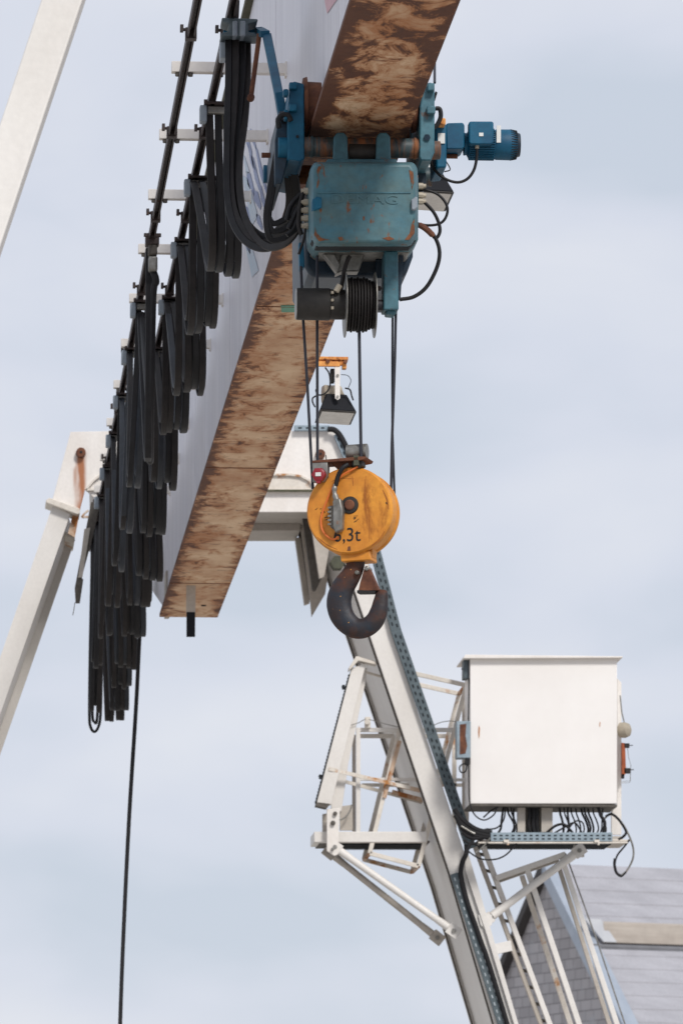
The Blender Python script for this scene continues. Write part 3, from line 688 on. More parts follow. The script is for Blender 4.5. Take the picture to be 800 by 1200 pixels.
m = MB(); m.bar(P(303.5, 36, yf + .08), P(311, 40, yf - .30), .04, .03); m.build('link', 'blue', arm)
m = MB(); m.tube([P(304, 40, yf - .15), P(302, 55, yf - .15), P(294.5, 112, yf - .15)], .011, 10); m.lathe(P(294.3, 113, yf - .18), (0, 1, 0), [(0, .012), (.01, .017), (.04, .017), (.05, .012)], 16)
m.build('safety_rod', 'rust', arm)

# tow clamp on the inner rail
t = thing('tow_clamp', 'grey cable clamp gripping flat cables at the end of the blue arm', 'cable clamp', P(281, 30, yf))
m = MB(); m.pp([(260, 20.5), (302, 22), (302, 25), (291, 28), (291, 37), (302, 40), (302, 43), (259, 42), (259, 39), (269, 36), (269, 28), (260, 25)], yf - .09, yf + .05)
m.build('clamp', 'galv_dark', t, bevel=.005)
m = MB(); m.pbox(272.5, 24, 278.5, 42, yf - .1, yf); m.pbox(281, 24, 288, 42, yf - .1, yf); m.build('clamp_bar', 'grey_plastic', t, bevel=.006)
m = MB(); m.pbox(258, 49, 266, 68, yf - .02, yf + .08); m.build('end_block', 'grey_plastic', t, bevel=.006)
m = MB(); m.pp([(274, 0), (281, 0), (280, 20), (274, 20)], yf - .02, yf + .1); m.build('hanger', 'brown_rail', t)
# flat cables from the tow clamp to the trolley
t = thing('trailing_cables', 'thick bundle of flat black cables swinging from clamp to blue hoist', 'cable bundle', P(281, 60, yf))
yh = YT + .1
def lerp_path(pix, Ya, Yb_):          # flat cable following these pixels while its distance runs from Ya to Yb_
    n = len(pix); return [(x, y, Ya + (Yb_ - Ya) * (k / (n - 1))) for k, (x, y) in enumerate(pix)]
paths = [
    lerp_path([(268, 40), (268, 85), (267, 130), (266, 175), (266, 215), (269, 245), (276, 267), (288, 283), (304, 291), (321, 289), (336, 279), (346, 264), (350, 245), (348, 222), (344, 198), (340, 172), (337, 150), (333, 138)], yf, YT + .02),
    lerp_path([(276, 40), (276, 85), (274, 130), (271, 175), (271, 213), (274, 241), (281, 261), (292, 276), (306, 284), (320, 282), (332, 272), (341, 258), (345, 240), (344, 218), (340, 196), (337, 172), (334, 150), (330, 139)], yf, YT + .05),
    lerp_path([(284, 40), (284, 85), (281, 130), (276, 175), (276, 211), (279, 238), (286, 256), (296, 269), (308, 277), (319, 275), (329, 266), (336, 253), (339, 236), (338, 216), (336, 196), (334, 172), (331, 150), (327, 140)], yf + .03, YT + .09),
    lerp_path([(290, 40), (290, 90), (287, 140), (281, 185), (281, 222), (285, 248), (293, 268), (304, 283), (317, 290), (332, 286), (344, 275), (351, 260), (354, 246), (357, 236), (361, 227)], yf + .06, YT + .03),
]
for i, pa in enumerate(paths):
    m = MB(); pts = cpath(pa, 0, 6); wv = []
    for k, p in enumerate(pts):
        d = (pts[min(k + 1, len(pts) - 1)] - pts[max(k - 1, 0)]).normalized()
        face = Vector((-.25, -1, 0)); side = d.cross(face)
        wv.append(side.normalized() * .033)
    m.ribbon(pts, wv, .020); m.build('flat_cable', ('rubber', 'rubber_brown', 'rubber', 'rubber_brown')[i], t)
for i, pa in enumerate([[(331, 137), (327, 160), (322, 190), (316, 225), (312, 250), (313, 270), (318, 281), (330, 280), (343, 271), (353, 262)],
                        [(336, 137), (331, 160), (326, 190), (319, 225), (315, 250), (315, 262), (320, 271), (331, 269), (343, 260), (354, 251)],
                        [(333, 137), (329, 160), (324, 190), (318, 225), (314, 245), (315, 255), (321, 262), (333, 257), (344, 248), (355, 240)]]):
    m = MB(); pts = cpath(pa, YT + .12, 5); wv = []
    for k, p in enumerate(pts):
        d = (pts[min(k + 1, len(pts) - 1)] - pts[max(k - 1, 0)]).normalized(); wv.append(d.cross(V(-.25, -1, 0)).normalized() * .026)
    m.ribbon(pts, wv, .014); m.build('flat_cable', 'rubber', t)
m = MB(); m.tube(cpath([(327, 150), (326, 141), (330, 135), (337, 135), (341, 142)], YT - .03), .012, 8); m.build('cable_tie', 'rubber', t)
for px, py, dx in ((273, 262, 8), (266, 222, 9), (276, 78, 10)):
    pass
m = MB(); m.tube(cpath([(358, 268), (356, 280), (352, 292), (350, 298)], YT - .05), .006, 8); m.tube(cpath([(356, 222), (352, 240), (350, 262), (353, 275)], YT - .02), .010, 8); m.build('thin_cable', 'rubber_brown', t)
m = MB(); m.tube(cpath([(355, 225), (348, 232), (340, 243), (336, 258)], YT + .02), .011, 8); m.tube(cpath([(356, 236), (350, 243), (344, 256), (338, 268)], YT + .02), .011, 8)
m.tube(cpath([(355, 246), (349, 256), (344, 268), (336, 276)], YT + .02), .011, 8); m.build('gland_cables', 'rubber', t)

# ------------------------------------------------------------------ wire ropes
G = 'wire ropes between hoist and hook block'
def rope(pix, label, r=.0062, Y=YT + .05):
    m = MB(); m.tube([P(x, y, Y) for x, y in pix], r, 10); return tag(m.build('wire_rope', 'rope'), label, 'wire rope', G)
rope([(352.5, 312), (355, 372), (360, 450), (366.5, 573)], 'leftmost wire rope from the hoist, slanting slightly to the yellow block')
rope([(371.5, 300), (371.5, 372), (372, 548), (373, 575)], 'wire rope second from left, passing behind the red cap')
rope([(464, 345), (462.5, 420), (459, 520), (458, 577)], 'outer strand of the close pair of wire ropes at the right', .0060)
rope([(460, 345), (459.5, 420), (459.5, 500), (462, 580)], 'inner strand of the close pair of wire ropes at the right', .0050, YT + .07)
m = MB(); m.tube([P(420.5, 375, YT - .03), P(421.5, 440, YT - .03), P(423, 540, YT - .03)], .0068, 10)
tag(m.build('reel_cable', 'rope'), 'straight dark cable running from the reel down to the hook block top', 'cable')

# ------------------------------------------------------------------ hook block
HB = P(414, 601, YT + .05)
S = 1 / 6073.0 * (YT + .05) * 1.002
blk = thing('hook_block', 'round orange-yellow hook block marked 6,3t hanging on ropes', 'hook block', HB)
def Q(px, py, d=0.0): return V((px - 414) * S * 1.04, d, (601 - py) * S)     # block-local point
def lbuild(mb, name, mats, parent=None, **k):
    o = mb.build(name, mats, None, **k); o.parent = parent or blk; return o
hw = .075
RD = 53.3 * S
m = MB(); m.lathe((0, -hw, 0), (0, 1, 0), [(0, RD * .955), (.006, RD * .985), (.018, RD), (.03, RD), (.036, RD * .985)], 72)
cheek = lbuild(m, 'cheek_plate', 'yellow')
m = MB(); m.lathe((0.0, -hw + .034, 0), (0, 1, 0), [(0, RD * .975), (2 * hw - .07, RD * .975)], 72); lbuild(m, 'sheave_cover', 'yellow')
m = MB(); m.lathe((0.0, hw - .036, 0), (0, 1, 0), [(0, RD * .985), (.006, RD), (.02, RD), (.034, RD * .96)], 72); lbuild(m, 'cheek_plate', 'yellow')
m = MB(); c = Q(415, 595, -hw); m.lathe(c - V(0, .007, 0), (0, 1, 0), [(0, .026), (.001, .034), (.007, .038), (.02, .038)], 36); hub = lbuild(m, 'hub', 'motor_black')
m = MB(); m.lathe(c - V(0, .014, 0), (0, 1, 0), [(0, .018), (.003, .022), (.012, .024)], 24); lbuild(m, 'hub_cap', 'rust', hub)
v, f = text_mesh('6,3t', .083, .0006); m = MB(); c = Q(411.5, 631.5, -hw - .0012)
m.q([V(c.x + p.x * .93, c.y - p.z, c.z + p.y) for p in v], f); lbuild(m, 'load_marking', 'ink')
m = MB(); rnd = random.Random(5)
for (x, y, l, a_) in ((372, 600, 16, -.3), (380, 604, 18, .1), (384, 610, 5, .2), (419, 614, 5, .5), (419, 610, 1, 0), (372, 597, 10, .5), (456, 592, 3, -1.2)):
    for k in range(3):
        xx, yy = x + rnd.uniform(0, l), y + rnd.uniform(-2, 2); ll = rnd.uniform(1.5, 5)
        p0 = Q(xx, yy, -hw - .0008); p1 = Q(xx + ll * math.cos(a_), yy - ll * math.sin(a_), -hw - .0008); m.bar(p0, p1, rnd.uniform(.001, .0026), .0012)
lbuild(m, 'scuff_marks', 'ink')
m = MB()
for pa, w_ in (([(434, 560), (433, 580), (434.5, 600), (436, 622)], .005), ([(437, 600), (438, 620), (438, 640)], .003), ([(392, 566), (402, 562), (420, 563)], .003), ([(454, 578), (459, 590), (461, 602)], .007), ([(456, 628), (450, 638), (440, 646)], .006), ([(376, 632), (388, 642), (400, 648)], .005), ([(418, 560), (419, 572)], .004)):
    q = [Q(x, y, -hw - .0003) for x, y in pa]
    m = MB(); m.tube(spline(q, 4), w_ / 2, 6, flat=.12, rs=[w_ / 2 * (.25 + .75 * math.sin(PI * (k + .5) / (4 * (len(q) - 1) + 1))) for k in range(4 * (len(q) - 1) + 1)]); lbuild(m, 'rust_streak', 'yellow_rust')
# top steel bracket, spring case, socket
def LP(mb, pix, d0, d1): 
    A = [Q(x, y, d0) for x, y in pix]; mb.loft(A, [V(p.x, d1, p.z) for p in A]); return mb
m = MB(); LP(m, [(372, 540), (430, 537.5), (436, 538), (434, 541), (428, 542), (372, 543)], -.10, .03); lbuild(m, 'top_bracket', 'rust', bevel=.002)
m = MB(); LP(m, [(391, 542), (420, 541), (414, 549), (400, 551)], -.06, .02); lbuild(m, 'bracket_gusset', 'rust', bevel=.002)
m = MB(); c = Q(408.5, 528.5, -.03); m.lathe(c, (1, 0, 0), [(0, .028), (.001, .032), (.088, .034), (.089, .03)], 32); lbuild(m, 'spring_case', 'steel', bevel=.001)
m = MB(); m.tube([Q(388, 540, -.09), Q(387.5, 533.5, -.09)], .002, 6); lbuild(m, 'pin', 'ink')
m = MB(); LP(m, [(372, 543), (390, 543), (390, 560), (386, 566), (372, 566)], -.10, -.06); lbuild(m, 'socket_plate', 'steel', bevel=.002)
m = MB(); c = Q(381.5, 558.5, -.135); m.lathe(c, (0, 1, 0), [(0, .020), (.004, .027), (.03, .028), (.034, .024)], 6 * 4)
for k in range(6):
    a_ = k * PI / 3; m.cyl(c + V(.024 * math.cos(a_), .004, .024 * math.sin(a_)), c + V(.024 * math.cos(a_), .03, .024 * math.sin(a_)), .0065, n=8)
sk = lbuild(m, 'socket_cap', 'red_plastic')
m = MB(); LP(m, [(378.5, 556.5), (385, 556.5), (385, 561), (378.5, 561)], -.138, -.132); lbuild(m, 'cap_label', 'label_white', sk)
m = MB(); LP(m, [(378.5, 565), (384, 565), (383.5, 569), (379, 569)], -.13, -.105); lbuild(m, 'cap_tab', 'red_plastic', sk)
m = MB(); LP(m, [(418, 541), (430, 541), (431, 548), (425, 551), (418, 548)], -.085, -.03); lbuild(m, 'rope_lock', 'motor_black', bevel=.003)
m = MB(); LP(m, [(421, 536), (427, 536), (427, 548), (421, 548)], -.10, -.085); lbuild(m, 'rope_clip', 'nut_green', bevel=.002)
# plug hanging on the front
m = MB(); m.tube(spline([Q(414, 546, -.09), Q(408, 551, -.1), Q(403, 560, -.1), Q(400, 572, -.1)]), .010, 10); lbuild(m, 'plug_cable', 'rubber')
m = MB(); m.tube(spline([Q(399.5, 570, -.1), Q(398.5, 578, -.1), Q(400, 586, -.1), Q(402.5, 592, -.1)]), .01, 12, rs=[.009] * 3 + [.012] * 3 + [.010] * 4 + [.013] * 6 + [.018] * 3)
pl = lbuild(m, 'plug', 'steel')
m = MB(); LP(m, [(398, 590), (407, 588), (410, 602), (409, 626), (401, 630), (398, 622)], -.125, -.082); lbuild(m, 'plug_body', 'steel', pl, bevel=.006)
m = MB(); LP(m, [(392.5, 597), (398, 596), (399, 626), (394, 622)], -.115, -.085); lbuild(m, 'plug_lever', 'bracket_dark', pl, bevel=.003)
m = MB()
for k in range(5): LP(m, [(392, 598 + k * 5), (396, 598 + k * 5), (396, 600 + k * 5), (392, 600 + k * 5)], -.12, -.11)
lbuild(m, 'lever_ribs', 'steel', pl)
m = MB(); m.tube(spline([Q(425, 549, -.085), Q(418, 553, -.088), Q(407, 559, -.09), Q(396, 572, -.088), Q(387, 592, -.083), Q(381.5, 610, -.083), Q(383, 624, -.084), Q(390, 633, -.085), Q(397, 636, -.085), Q(402, 633, -.085)]), .0042, 8)
lbuild(m, 'orange_cord', 'orange_cable')
# rope cheeks at the sheave exit
m = MB(); LP(m, [(402, 652), (437, 650), (438, 661), (403, 662)], -.055, .06); LP(m, [(432, 646), (439, 644), (438, 657), (432, 658)], -.03, .05); lbuild(m, 'hook_yoke', 'yellow', bevel=.004)
m = MB(); LP(m, [(413, 645), (415.5, 645), (416, 650), (412, 650)], -hw - .002, -hw + .01); lbuild(m, 'yoke_pin', 'rust')
# hook
hk = [(417, 658, 11), (415, 668, 11), (410, 678, 12.2), (403, 689, 14), (399, 700, 15), (398.3, 710, 15.2), (401, 721, 14.6), (407.5, 731, 13.4), (417, 737.5, 12.3), (427.5, 737, 11.8), (436.5, 730, 11.4), (441.5, 719, 10.6), (443.5, 708, 9), (445, 699, 7.4), (445.5, 694, 5.0)]
hk = [(413.5 + (x - 413.5) * 1.09, 658 + (y - 658) * 1.045, r * 1.0) for x, y, r in hk]
pts = [Q(x, y, .0) for x, y, r in hk]; sp = spline(pts, 5)
rs = []
for i in range(len(hk) - 1):
    for j in range(5): t_ = j / 5; rs.append((hk[i][2] * (1 - t_) + hk[i + 1][2] * t_) * S)
rs.append(hk[-1][2] * S * .7)
m = MB()
xax = V(0, 1, 0)
A = []; n = 20
for i, p in enumerate(sp):
    d = (sp[min(i + 1, len(sp) - 1)] - sp[max(i - 1, 0)]).normalized(); nrm = d.cross(xax).normalized()
    A += [p + nrm * rs[i] * 1.02 * math.cos(2 * PI * k / n) + xax * (min(rs[i], .043) * .78 * math.sin(2 * PI * k / n)) for k in range(n)]
fs = [(i * n + k, i * n + (k + 1) % n, (i + 1) * n + (k + 1) % n, (i + 1) * n + k) for i in range(len(sp) - 1) for k in range(n)] + [list(range(n)), list(range((len(sp) - 1) * n, len(sp) * n))]
m.q(A, fs); hook = lbuild(m, 'hook', 'hook_steel', smooth=50)
m = MB(); rnd = random.Random(9)
for (x, y) in ((406, 680), (400, 702), (391, 717), (400, 719), (410, 735), (398, 742), (413, 672)):
    i_ = min(range(len(sp)), key=lambda k: (sp[k] - Q(x, y)).length); rr_ = min(rs[i_], .043) * .78; fx = min(1, (sp[i_] - Q(x, y)).length / rs[i_])
    q = Q(x, y, -rr_ * math.sqrt(max(0, 1 - fx * fx)) - .0005)
    for k in range(1): m.lathe(q + V(rnd.uniform(-.004, .004), 0, rnd.uniform(-.004, .004)), (0, 1, 0), [(0, .001), (.001, rnd.uniform(.0012, .0032)), (.004, .002)], 7)
lbuild(m, 'paint_specks', 'yellow_chip', hook)
m = MB(); LP(m, [(428, 670), (434, 670), (445.5, 697), (421, 697.5), (423, 688)], -.022, .022); la = lbuild(m, 'safety_latch', 'rust', bevel=.003)
m = MB(); LP(m, [(420, 696), (442, 697.5), (441, 700), (420, 699.5)], -.026, .026); lbuild(m, 'latch_edge', 'ink', la)
m = MB(); m.lathe(Q(420.5, 675, -.042), (0, 1, 0), [(0, .006), (.003, .009), (.05, .009)], 16); m.lathe(Q(431.5, 670, -.03), (0, 1, 0), [(0, .006), (.003, .010), (.06, .010)], 16)
lbuild(m, 'latch_pin', 'steel', la)
blk.rotation_euler = (0, 0, R(-19))

# ------------------------------------------------------------------ floodlights
def floodlight(label, ref, Yl, bracket):
    t = thing('floodlight', label, 'floodlight', P(*ref, Yl), 'floodlights under the girder')
    k = Yl / 28.0; ox, oy = ref
    def F(x, y, Yd=0): return P(ox + (x - 391) / 1.0, oy + (y - 470) / 1.0, Yl) + V(0, Yd, 0)
    sc_ = k
    def W(x, d, y):                    # millimetre-true local point, measured on the far lamp
        u = 28.0 / 6073; c = P(ox, oy, Yl); return V(c.x + (x - 391) * u, c.y + d, c.z + (470 - y) * u)
    top = [W(382, 0.02, 460), W(407, 0.02, 461), W(407, .17, 461), W(382, .17, 460)]
    bot = [W(374, -.02, 481), W(418, -.02, 483), W(418, .38, 483), W(374, .38, 481)]
    m = MB(); m.loft(top, bot); hood = m.build('hood', 'black_plastic', t, bevel=.006)
    b2_ = [p + V(0, 0, -.008) for p in bot]
    m = MB(); m.loft(bot, b2_); m.build('rim', 'motor_black', t, bevel=.003)
    ins = [(b2_[0] + V(.012, .012, -.003)), (b2_[1] + V(-.012, .012, -.003)), (b2_[2] + V(-.012, -.012, -.003)), (b2_[3] + V(.012, -.012, -.003))]
    m = MB(); m.loft(ins, [p + V(0, 0, .01) for p in ins]); gl = m.build('glass', 'lamp_glass', t)
    m = MB(); c = W(404, .12, 481) + V(0, 0, -.013); m.box(c, c + V(.035, .09, .002)); c = W(409, .02, 482) + V(0, 0, -.013); m.box(c, c + V(.025, .05, .002)); m.build('lamp_tube', 'label_white', gl)
    m = MB(); m.lathe(W(378, .12, 458), (1, 0, 0), [(0, .045), (.01, .055), (.10, .055), (.115, .045)], 24); m.loft([W(380, .04, 448), (W(401, .04, 452)), W(405, .04, 461), W(379, .04, 461)], [W(380, .16, 448), (W(401, .16, 452)), W(405, .16, 461), W(379, .16, 461)])
    m.build('housing', 'beige', t, bevel=.006)
    if bracket:
        m = MB(); m.loft([W(391.5, -.035, 427), W(398, -.035, 427), W(398, -.035, 468), W(395, -.035, 470), W(392, -.035, 468)], [W(391.5, -.025, 427), W(398, -.025, 427), W(398, -.025, 468), W(395, -.025, 470), W(392, -.025, 468)])
        yk_ = m.build('yoke', 'white_paint', t, bevel=.001)
        m = MB()
        for yy in (440, 466): m.cyl(W(395, -.042, yy), W(395, -.034, yy), .008, n=8)
        m.build('bolt', 'steel', yk_)
        m = MB(); m.box(W(352, -.03, 416.5), W(408, .03, 420.5)); m.box(W(352, -.02, 420.5), W(406, -.005, 427)); m.box(W(352, -.04, 423), W(398, -.02, 429)); m.box(W(401, -.03, 424), W(406, .02, 431))
        bk_ = m.build('mounting_bar', 'orange_rust', t, bevel=.003)
        m = MB()
        for xx in (383, 404.5): m.cyl(W(xx, -.05, 423), W(xx, -.02, 423), .012, n=6)
        m.build('bolt', 'rust', bk_)
        m = MB(); m.box(W(387, .0, 430), W(392, .05, 447)); m.build('stem', 'motor_black', t, bevel=.004)
        m = MB()
        for pa in ([(380, 430), (385, 438), (386, 452), (381, 461), (373, 464), (369, 459), (371, 455)], [(368, 479), (365, 473), (365, 468), (369, 465)], [(404, 455), (410, 457), (412, 464), (414, 470)]):
            m.tube(spline([W(x, -.03, y) for x, y in pa]), .0045, 6)
        m.tube(spline([W(399, -.04, 439), (W(407, -.04, 440)), W(411, -.04, 446), W(408, -.04, 455)]), .002, 6)
        m.build('cable', 'rubber', t)
    else:
        m = MB(); m.tube(spline([W(402, -.03, 452), W(406, -.03, 448), W(414, -.03, 460), W(408, -.03, 463)], 4), .003, 6); m.build('handle', 'ink', t)
        m = MB(); m.box(W(390, -.03, 441), W(396, -.02, 460)); m.build('sticker_plate', 'label_white', t)
        m = MB(); m.box(W(376, .04, 432), W(384, .07, 452)); m.build('stem', 'motor_black', t)
    return t
floodlight('black floodlight on rusty orange bracket beside the girder, above the yellow block', (391, 470), 28.0, True)
floodlight('black floodlight tucked behind the hoist, just below the blue motor', (500, 210.5), 23.3, False)

# ------------------------------------------------------------------ far leg frame
YF = 38.6; DP = 1.4
far = thing('far_leg_frame', 'white far gantry leg frame with sloping legs and rust-stained bolts', 'gantry leg', P(240, 600, YF))
m = MB(); m.pp([(83, 506), (140, 505), (391, 505), (411, 556), (431, 622), (420, 640), (384, 600), (130, 600), (100, 574), (93, 601), (60, 592)], YF, YF + .02)
plate = m.build('front_plate', 'white_paint', far, bevel=.003)
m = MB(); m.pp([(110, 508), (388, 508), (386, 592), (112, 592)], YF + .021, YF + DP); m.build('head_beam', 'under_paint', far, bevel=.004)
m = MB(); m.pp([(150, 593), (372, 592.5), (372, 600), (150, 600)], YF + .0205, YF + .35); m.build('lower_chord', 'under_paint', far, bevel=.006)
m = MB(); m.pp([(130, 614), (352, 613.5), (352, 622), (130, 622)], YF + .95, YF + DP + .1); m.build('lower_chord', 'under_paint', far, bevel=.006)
# raised arched ribs
def arch(pts, wd, name='arch_rib'):
    m = MB(); q = [P(x, y, YF - .014) for x, y in pts]
    for a, b in zip(q[:-1], q[1:]): m.bar(a, b, .014, .03, (0, 1, 0))
    return m.build(name, 'rail_paint', far)
arch([(300, 556), (340, 556.5), (352, 558), (362, 563), (368, 570), (372, 575), (300, 575)], 1)
arch([(126, 555), (118, 557), (110, 563), (104, 570), (101, 574), (116, 574), (119, 577), (126, 577)], 1)
arch([(104, 598), (99, 602), (96, 606), (110, 606)], 1)
m = MB(); m.pp([(300, 573.6), (372, 573.6), (373, 576.4), (300, 576.4)], YF - .04, YF - .034); m.build('rib_gap_line', 'dark_greenish', far)  # dark greenish strip laid along the gap line below the arched rib
m = MB(); m.pp([(300, 557), (350, 558), (366, 566), (371, 574), (300, 574)], YF - .006, YF); m.build('arch_panel', 'rail_paint', far)
for x, y, r in ((95, 531, 6), (375, 533, 5.6)):
    c = P(x, y, YF); m = MB(); m.lathe(c - V(0, .05, 0), (0, 1, 0), [(0, .016), (.002, .036), (.05, .038)], 24); b_ = m.build('frame_bolt', 'rust', far)
    m = MB(); m.lathe(c - V(0, .056, 0), (0, 1, 0), [(0, .009), (.01, .009)], 12); m.build('bolt_core', 'slot', b_)
def plate_with_runs():               # white paint with rust washed down from the bolt holes
    m = mat('stained_plate', (0.80, 0.76, 0.72), (0.71, 0.66, 0.61), 0.45, rust=0.16, scale=2.2, stretch=(2, 1, .5), rscale=4, rcol=(.30, .13, .04), grime=.06)
    t = m.node_tree; b = t.nodes['Principled BSDF']; N, L = t.nodes.new, t.links.new
    src = b.inputs['Base Color'].links[0].from_socket
    tc = N('ShaderNodeTexCoord'); sx = N('ShaderNodeSeparateXYZ'); L(tc.outputs['Object'], sx.inputs[0])
    mp = N('ShaderNodeMapping'); mp.inputs['Scale'].default_value = (22, 1, 3.5); L(tc.outputs['Object'], mp.inputs[0])
    nz = N('ShaderNodeTexNoise'); nz.inputs['Scale'].default_value = 1; nz.inputs['Detail'].default_value = 6; L(mp.outputs[0], nz.inputs['Vector'])
    def ma(op, a, c, v=None):
        k = N('ShaderNodeMath'); k.operation = op; L(a, k.inputs[0])
        if v is None: L(c, k.inputs[1])
        else: k.inputs[1].default_value = v
        return k.outputs[0]
    org = far.location
    for px, py, y2, hw_, st in ((95, 531, 602, .052, 1.0), (375, 533, 556, .035, .5), (88, 548, 560, .02, .5)):
        q = P(px, py, YF) - org; q2 = P(px, y2, YF) - org
        dx = ma('ABSOLUTE', ma('SUBTRACT', sx.outputs[0], None, q.x), None, 0)
        a1 = N('ShaderNodeMapRange'); a1.inputs['From Min'].default_value = hw_; a1.inputs['From Max'].default_value = hw_ * .2; L(dx, a1.inputs[0])
        a2 = N('ShaderNodeMapRange'); a2.inputs['From Min'].default_value = q.z + .02; a2.inputs['From Max'].default_value = q.z - .02; L(sx.outputs[2], a2.inputs[0])
        a3 = N('ShaderNodeMapRange'); a3.inputs['From Min'].default_value = q2.z - .15; a3.inputs['From Max'].default_value = q2.z + .02; L(sx.outputs[2], a3.inputs[0])
        f = ma('MULTIPLY', ma('MULTIPLY', a1.outputs[0], a2.outputs[0]), a3.outputs[0])
        g_ = N('ShaderNodeMapRange'); g_.inputs['From Min'].default_value = .30; g_.inputs['From Max'].default_value = .62; L(nz.outputs[0], g_.inputs[0])
        f = ma('MULTIPLY', ma('MULTIPLY', f, ma('ADD', g_.outputs[0], None, .35)), None, st * 1.1)
        cl = N('ShaderNodeClamp'); L(f, cl.inputs[0])
        mx = N('ShaderNodeMix'); mx.data_type = 'RGBA'; L(cl.outputs[0], mx.inputs[0]); L(src, mx.inputs[6]); mx.inputs[7].default_value = (.36, .135, .055, 1)
        src = mx.outputs[2]
    L(src, b.inputs['Base Color'])
    plate.data.materials[0] = m
plate_with_runs()

# left leg
m = MB()
Af = [P(x, y, YF) for x, y in ((62, 592), (83, 602), (-331, 1785), (-350, 1785))]
Ab = [V(p.x, p.y + DP, p.z) for p in Af]
m.loft(Af, [V(p.x, p.y + .03, p.z) for p in Af]); leg = m.build('leg', 'leg_paint', far, bevel=.004)
m = MB(); A = [P(x, y, YF + .031) for x, y in ((66, 596), (80, 602), (-334, 1785), (-347, 1785))]; m.loft(A, [P(x, y, YF + 1.0) + V(0, 0, 0) for x, y in ((70, 612), (84, 618), (-325, 1778), (-338, 1778))]); m.build('leg_web', 'leg_paint', leg)
m = MB(); A = [P(x, y, YF + 1.0) for x, y in ((70, 628), (88.5, 632), (-310, 1775), (-328, 1775))]; m.loft(A, [V(p.x, p.y + .03, p.z) for p in A]); m.build('rear_flange', 'leg_paint', leg, bevel=.004)
m = MB(); m.pp([(54, 586), (58, 583), (94, 596), (94, 602), (91, 603), (54, 589)], YF - .06, YF + .25); m.build('collar', 'rail_paint', leg, bevel=.006)
m = MB(); m.pp([(76, 622), (88, 629), (88, 633), (76, 627)], YF + .5, YF + 1.1); m.build('collar', 'rail_paint', leg, bevel=.006)
m = MB(); m.pp([(86, 600), (98, 577), (88, 630), (80, 625)], YF + .04, YF + .07); m.build('gusset', 'rusty_rail', leg)
# right leg: front flange, recessed web, rear flange
fl = [(381, 590), (435, 750), (527, 1023), (579, 1200), (751, 1785)]
fr_ = [(409, 590), (461, 748), (545, 1003), (602, 1200), (775, 1785)]
Af = [P(x, y, YF) for x, y in fl + fr_[::-1]]
m = MB(); m.loft(Af, [V(p.x, p.y + .05, p.z) for p in Af]); leg = m.build('leg', 'leg_paint', far, bevel=.004)
wl = [P(x + 2, y, YF + .051) for x, y in fl]; wr = [P(x - 3, y, YF + .051) for x, y in fr_]
m = MB(); Aw = wl + wr[::-1]; m.loft(Aw, [V(p.x, p.y + DP - .05, p.z) for p in Aw]); m.build('leg_web', 'leg_paint', leg)
Ar = [P(x - 0, y, YF) for x, y in fl]; Ar2 = [P(x, y, YF) for x, y in fr_]
Ar = [V(p.x - .015, p.y + DP, p.z) for p in Ar + Ar2[::-1]]
m = MB(); m.loft(Ar, [V(p.x, p.y + .03, p.z) for p in Ar]); m.build('rear_flange', 'leg_paint', leg)
for s_ in (0, 1):                              # thin dark bars painted in as shadow strips either side of the web
    src = [V(p.x, p.y + (.04 if s_ == 0 else DP - .02), p.z) for p in [P(x, y, YF) for x, y in fl]]
    m = MB()
    for a, b in zip(src[:-1], src[1:]): m.bar(a - V(.008, 0, 0), b - V(.008, 0, 0), .012, .02)
    m.build('flange_shade_line', 'bracket_dark', leg)
m = MB(); c = P(478, 1000, YF + .5)
# knee pieces below the beam
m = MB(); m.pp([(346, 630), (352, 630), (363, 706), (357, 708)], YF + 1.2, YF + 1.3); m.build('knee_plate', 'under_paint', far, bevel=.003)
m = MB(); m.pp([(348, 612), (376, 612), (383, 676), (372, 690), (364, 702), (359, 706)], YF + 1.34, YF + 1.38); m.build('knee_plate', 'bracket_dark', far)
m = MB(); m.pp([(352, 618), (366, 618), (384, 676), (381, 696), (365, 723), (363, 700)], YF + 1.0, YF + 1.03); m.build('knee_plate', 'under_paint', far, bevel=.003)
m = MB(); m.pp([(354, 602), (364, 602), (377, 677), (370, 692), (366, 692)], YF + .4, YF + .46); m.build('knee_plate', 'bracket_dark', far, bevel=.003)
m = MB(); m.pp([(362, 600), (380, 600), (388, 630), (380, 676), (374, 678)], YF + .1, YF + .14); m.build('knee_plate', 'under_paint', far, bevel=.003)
m = MB(); c = P(395, 660, YF - .04); m.cyl(c - V(0, .06, 0), c + V(0, .06, 0), .058, n=6); m.build('large_nut', 'nut_green', far, bevel=.003)

# near leg of the crane, top left corner
YN = 16.2
nl = thing('near_leg', 'plain white crane leg crossing the top left corner', 'gantry leg', P(20, 100, YN))
A = [P(x, y, YN) for x, y in ((120, -70), (-607, 2110), (-655, 2110), (72, -70))]
m = MB(); m.loft(A, [V(p.x, p.y + .05, p.z) for p in A]); m.build('front_flange', 'leg_paint', nl, bevel=.006)
A = [P(x, y, YN + .051) for x, y in ((112, -70), (-615, 2110), (-647, 2110), (80, -70))]
m = MB(); m.loft(A, [V(p.x, p.y + .6, p.z) for p in A]); m.build('web', 'leg_paint', nl)

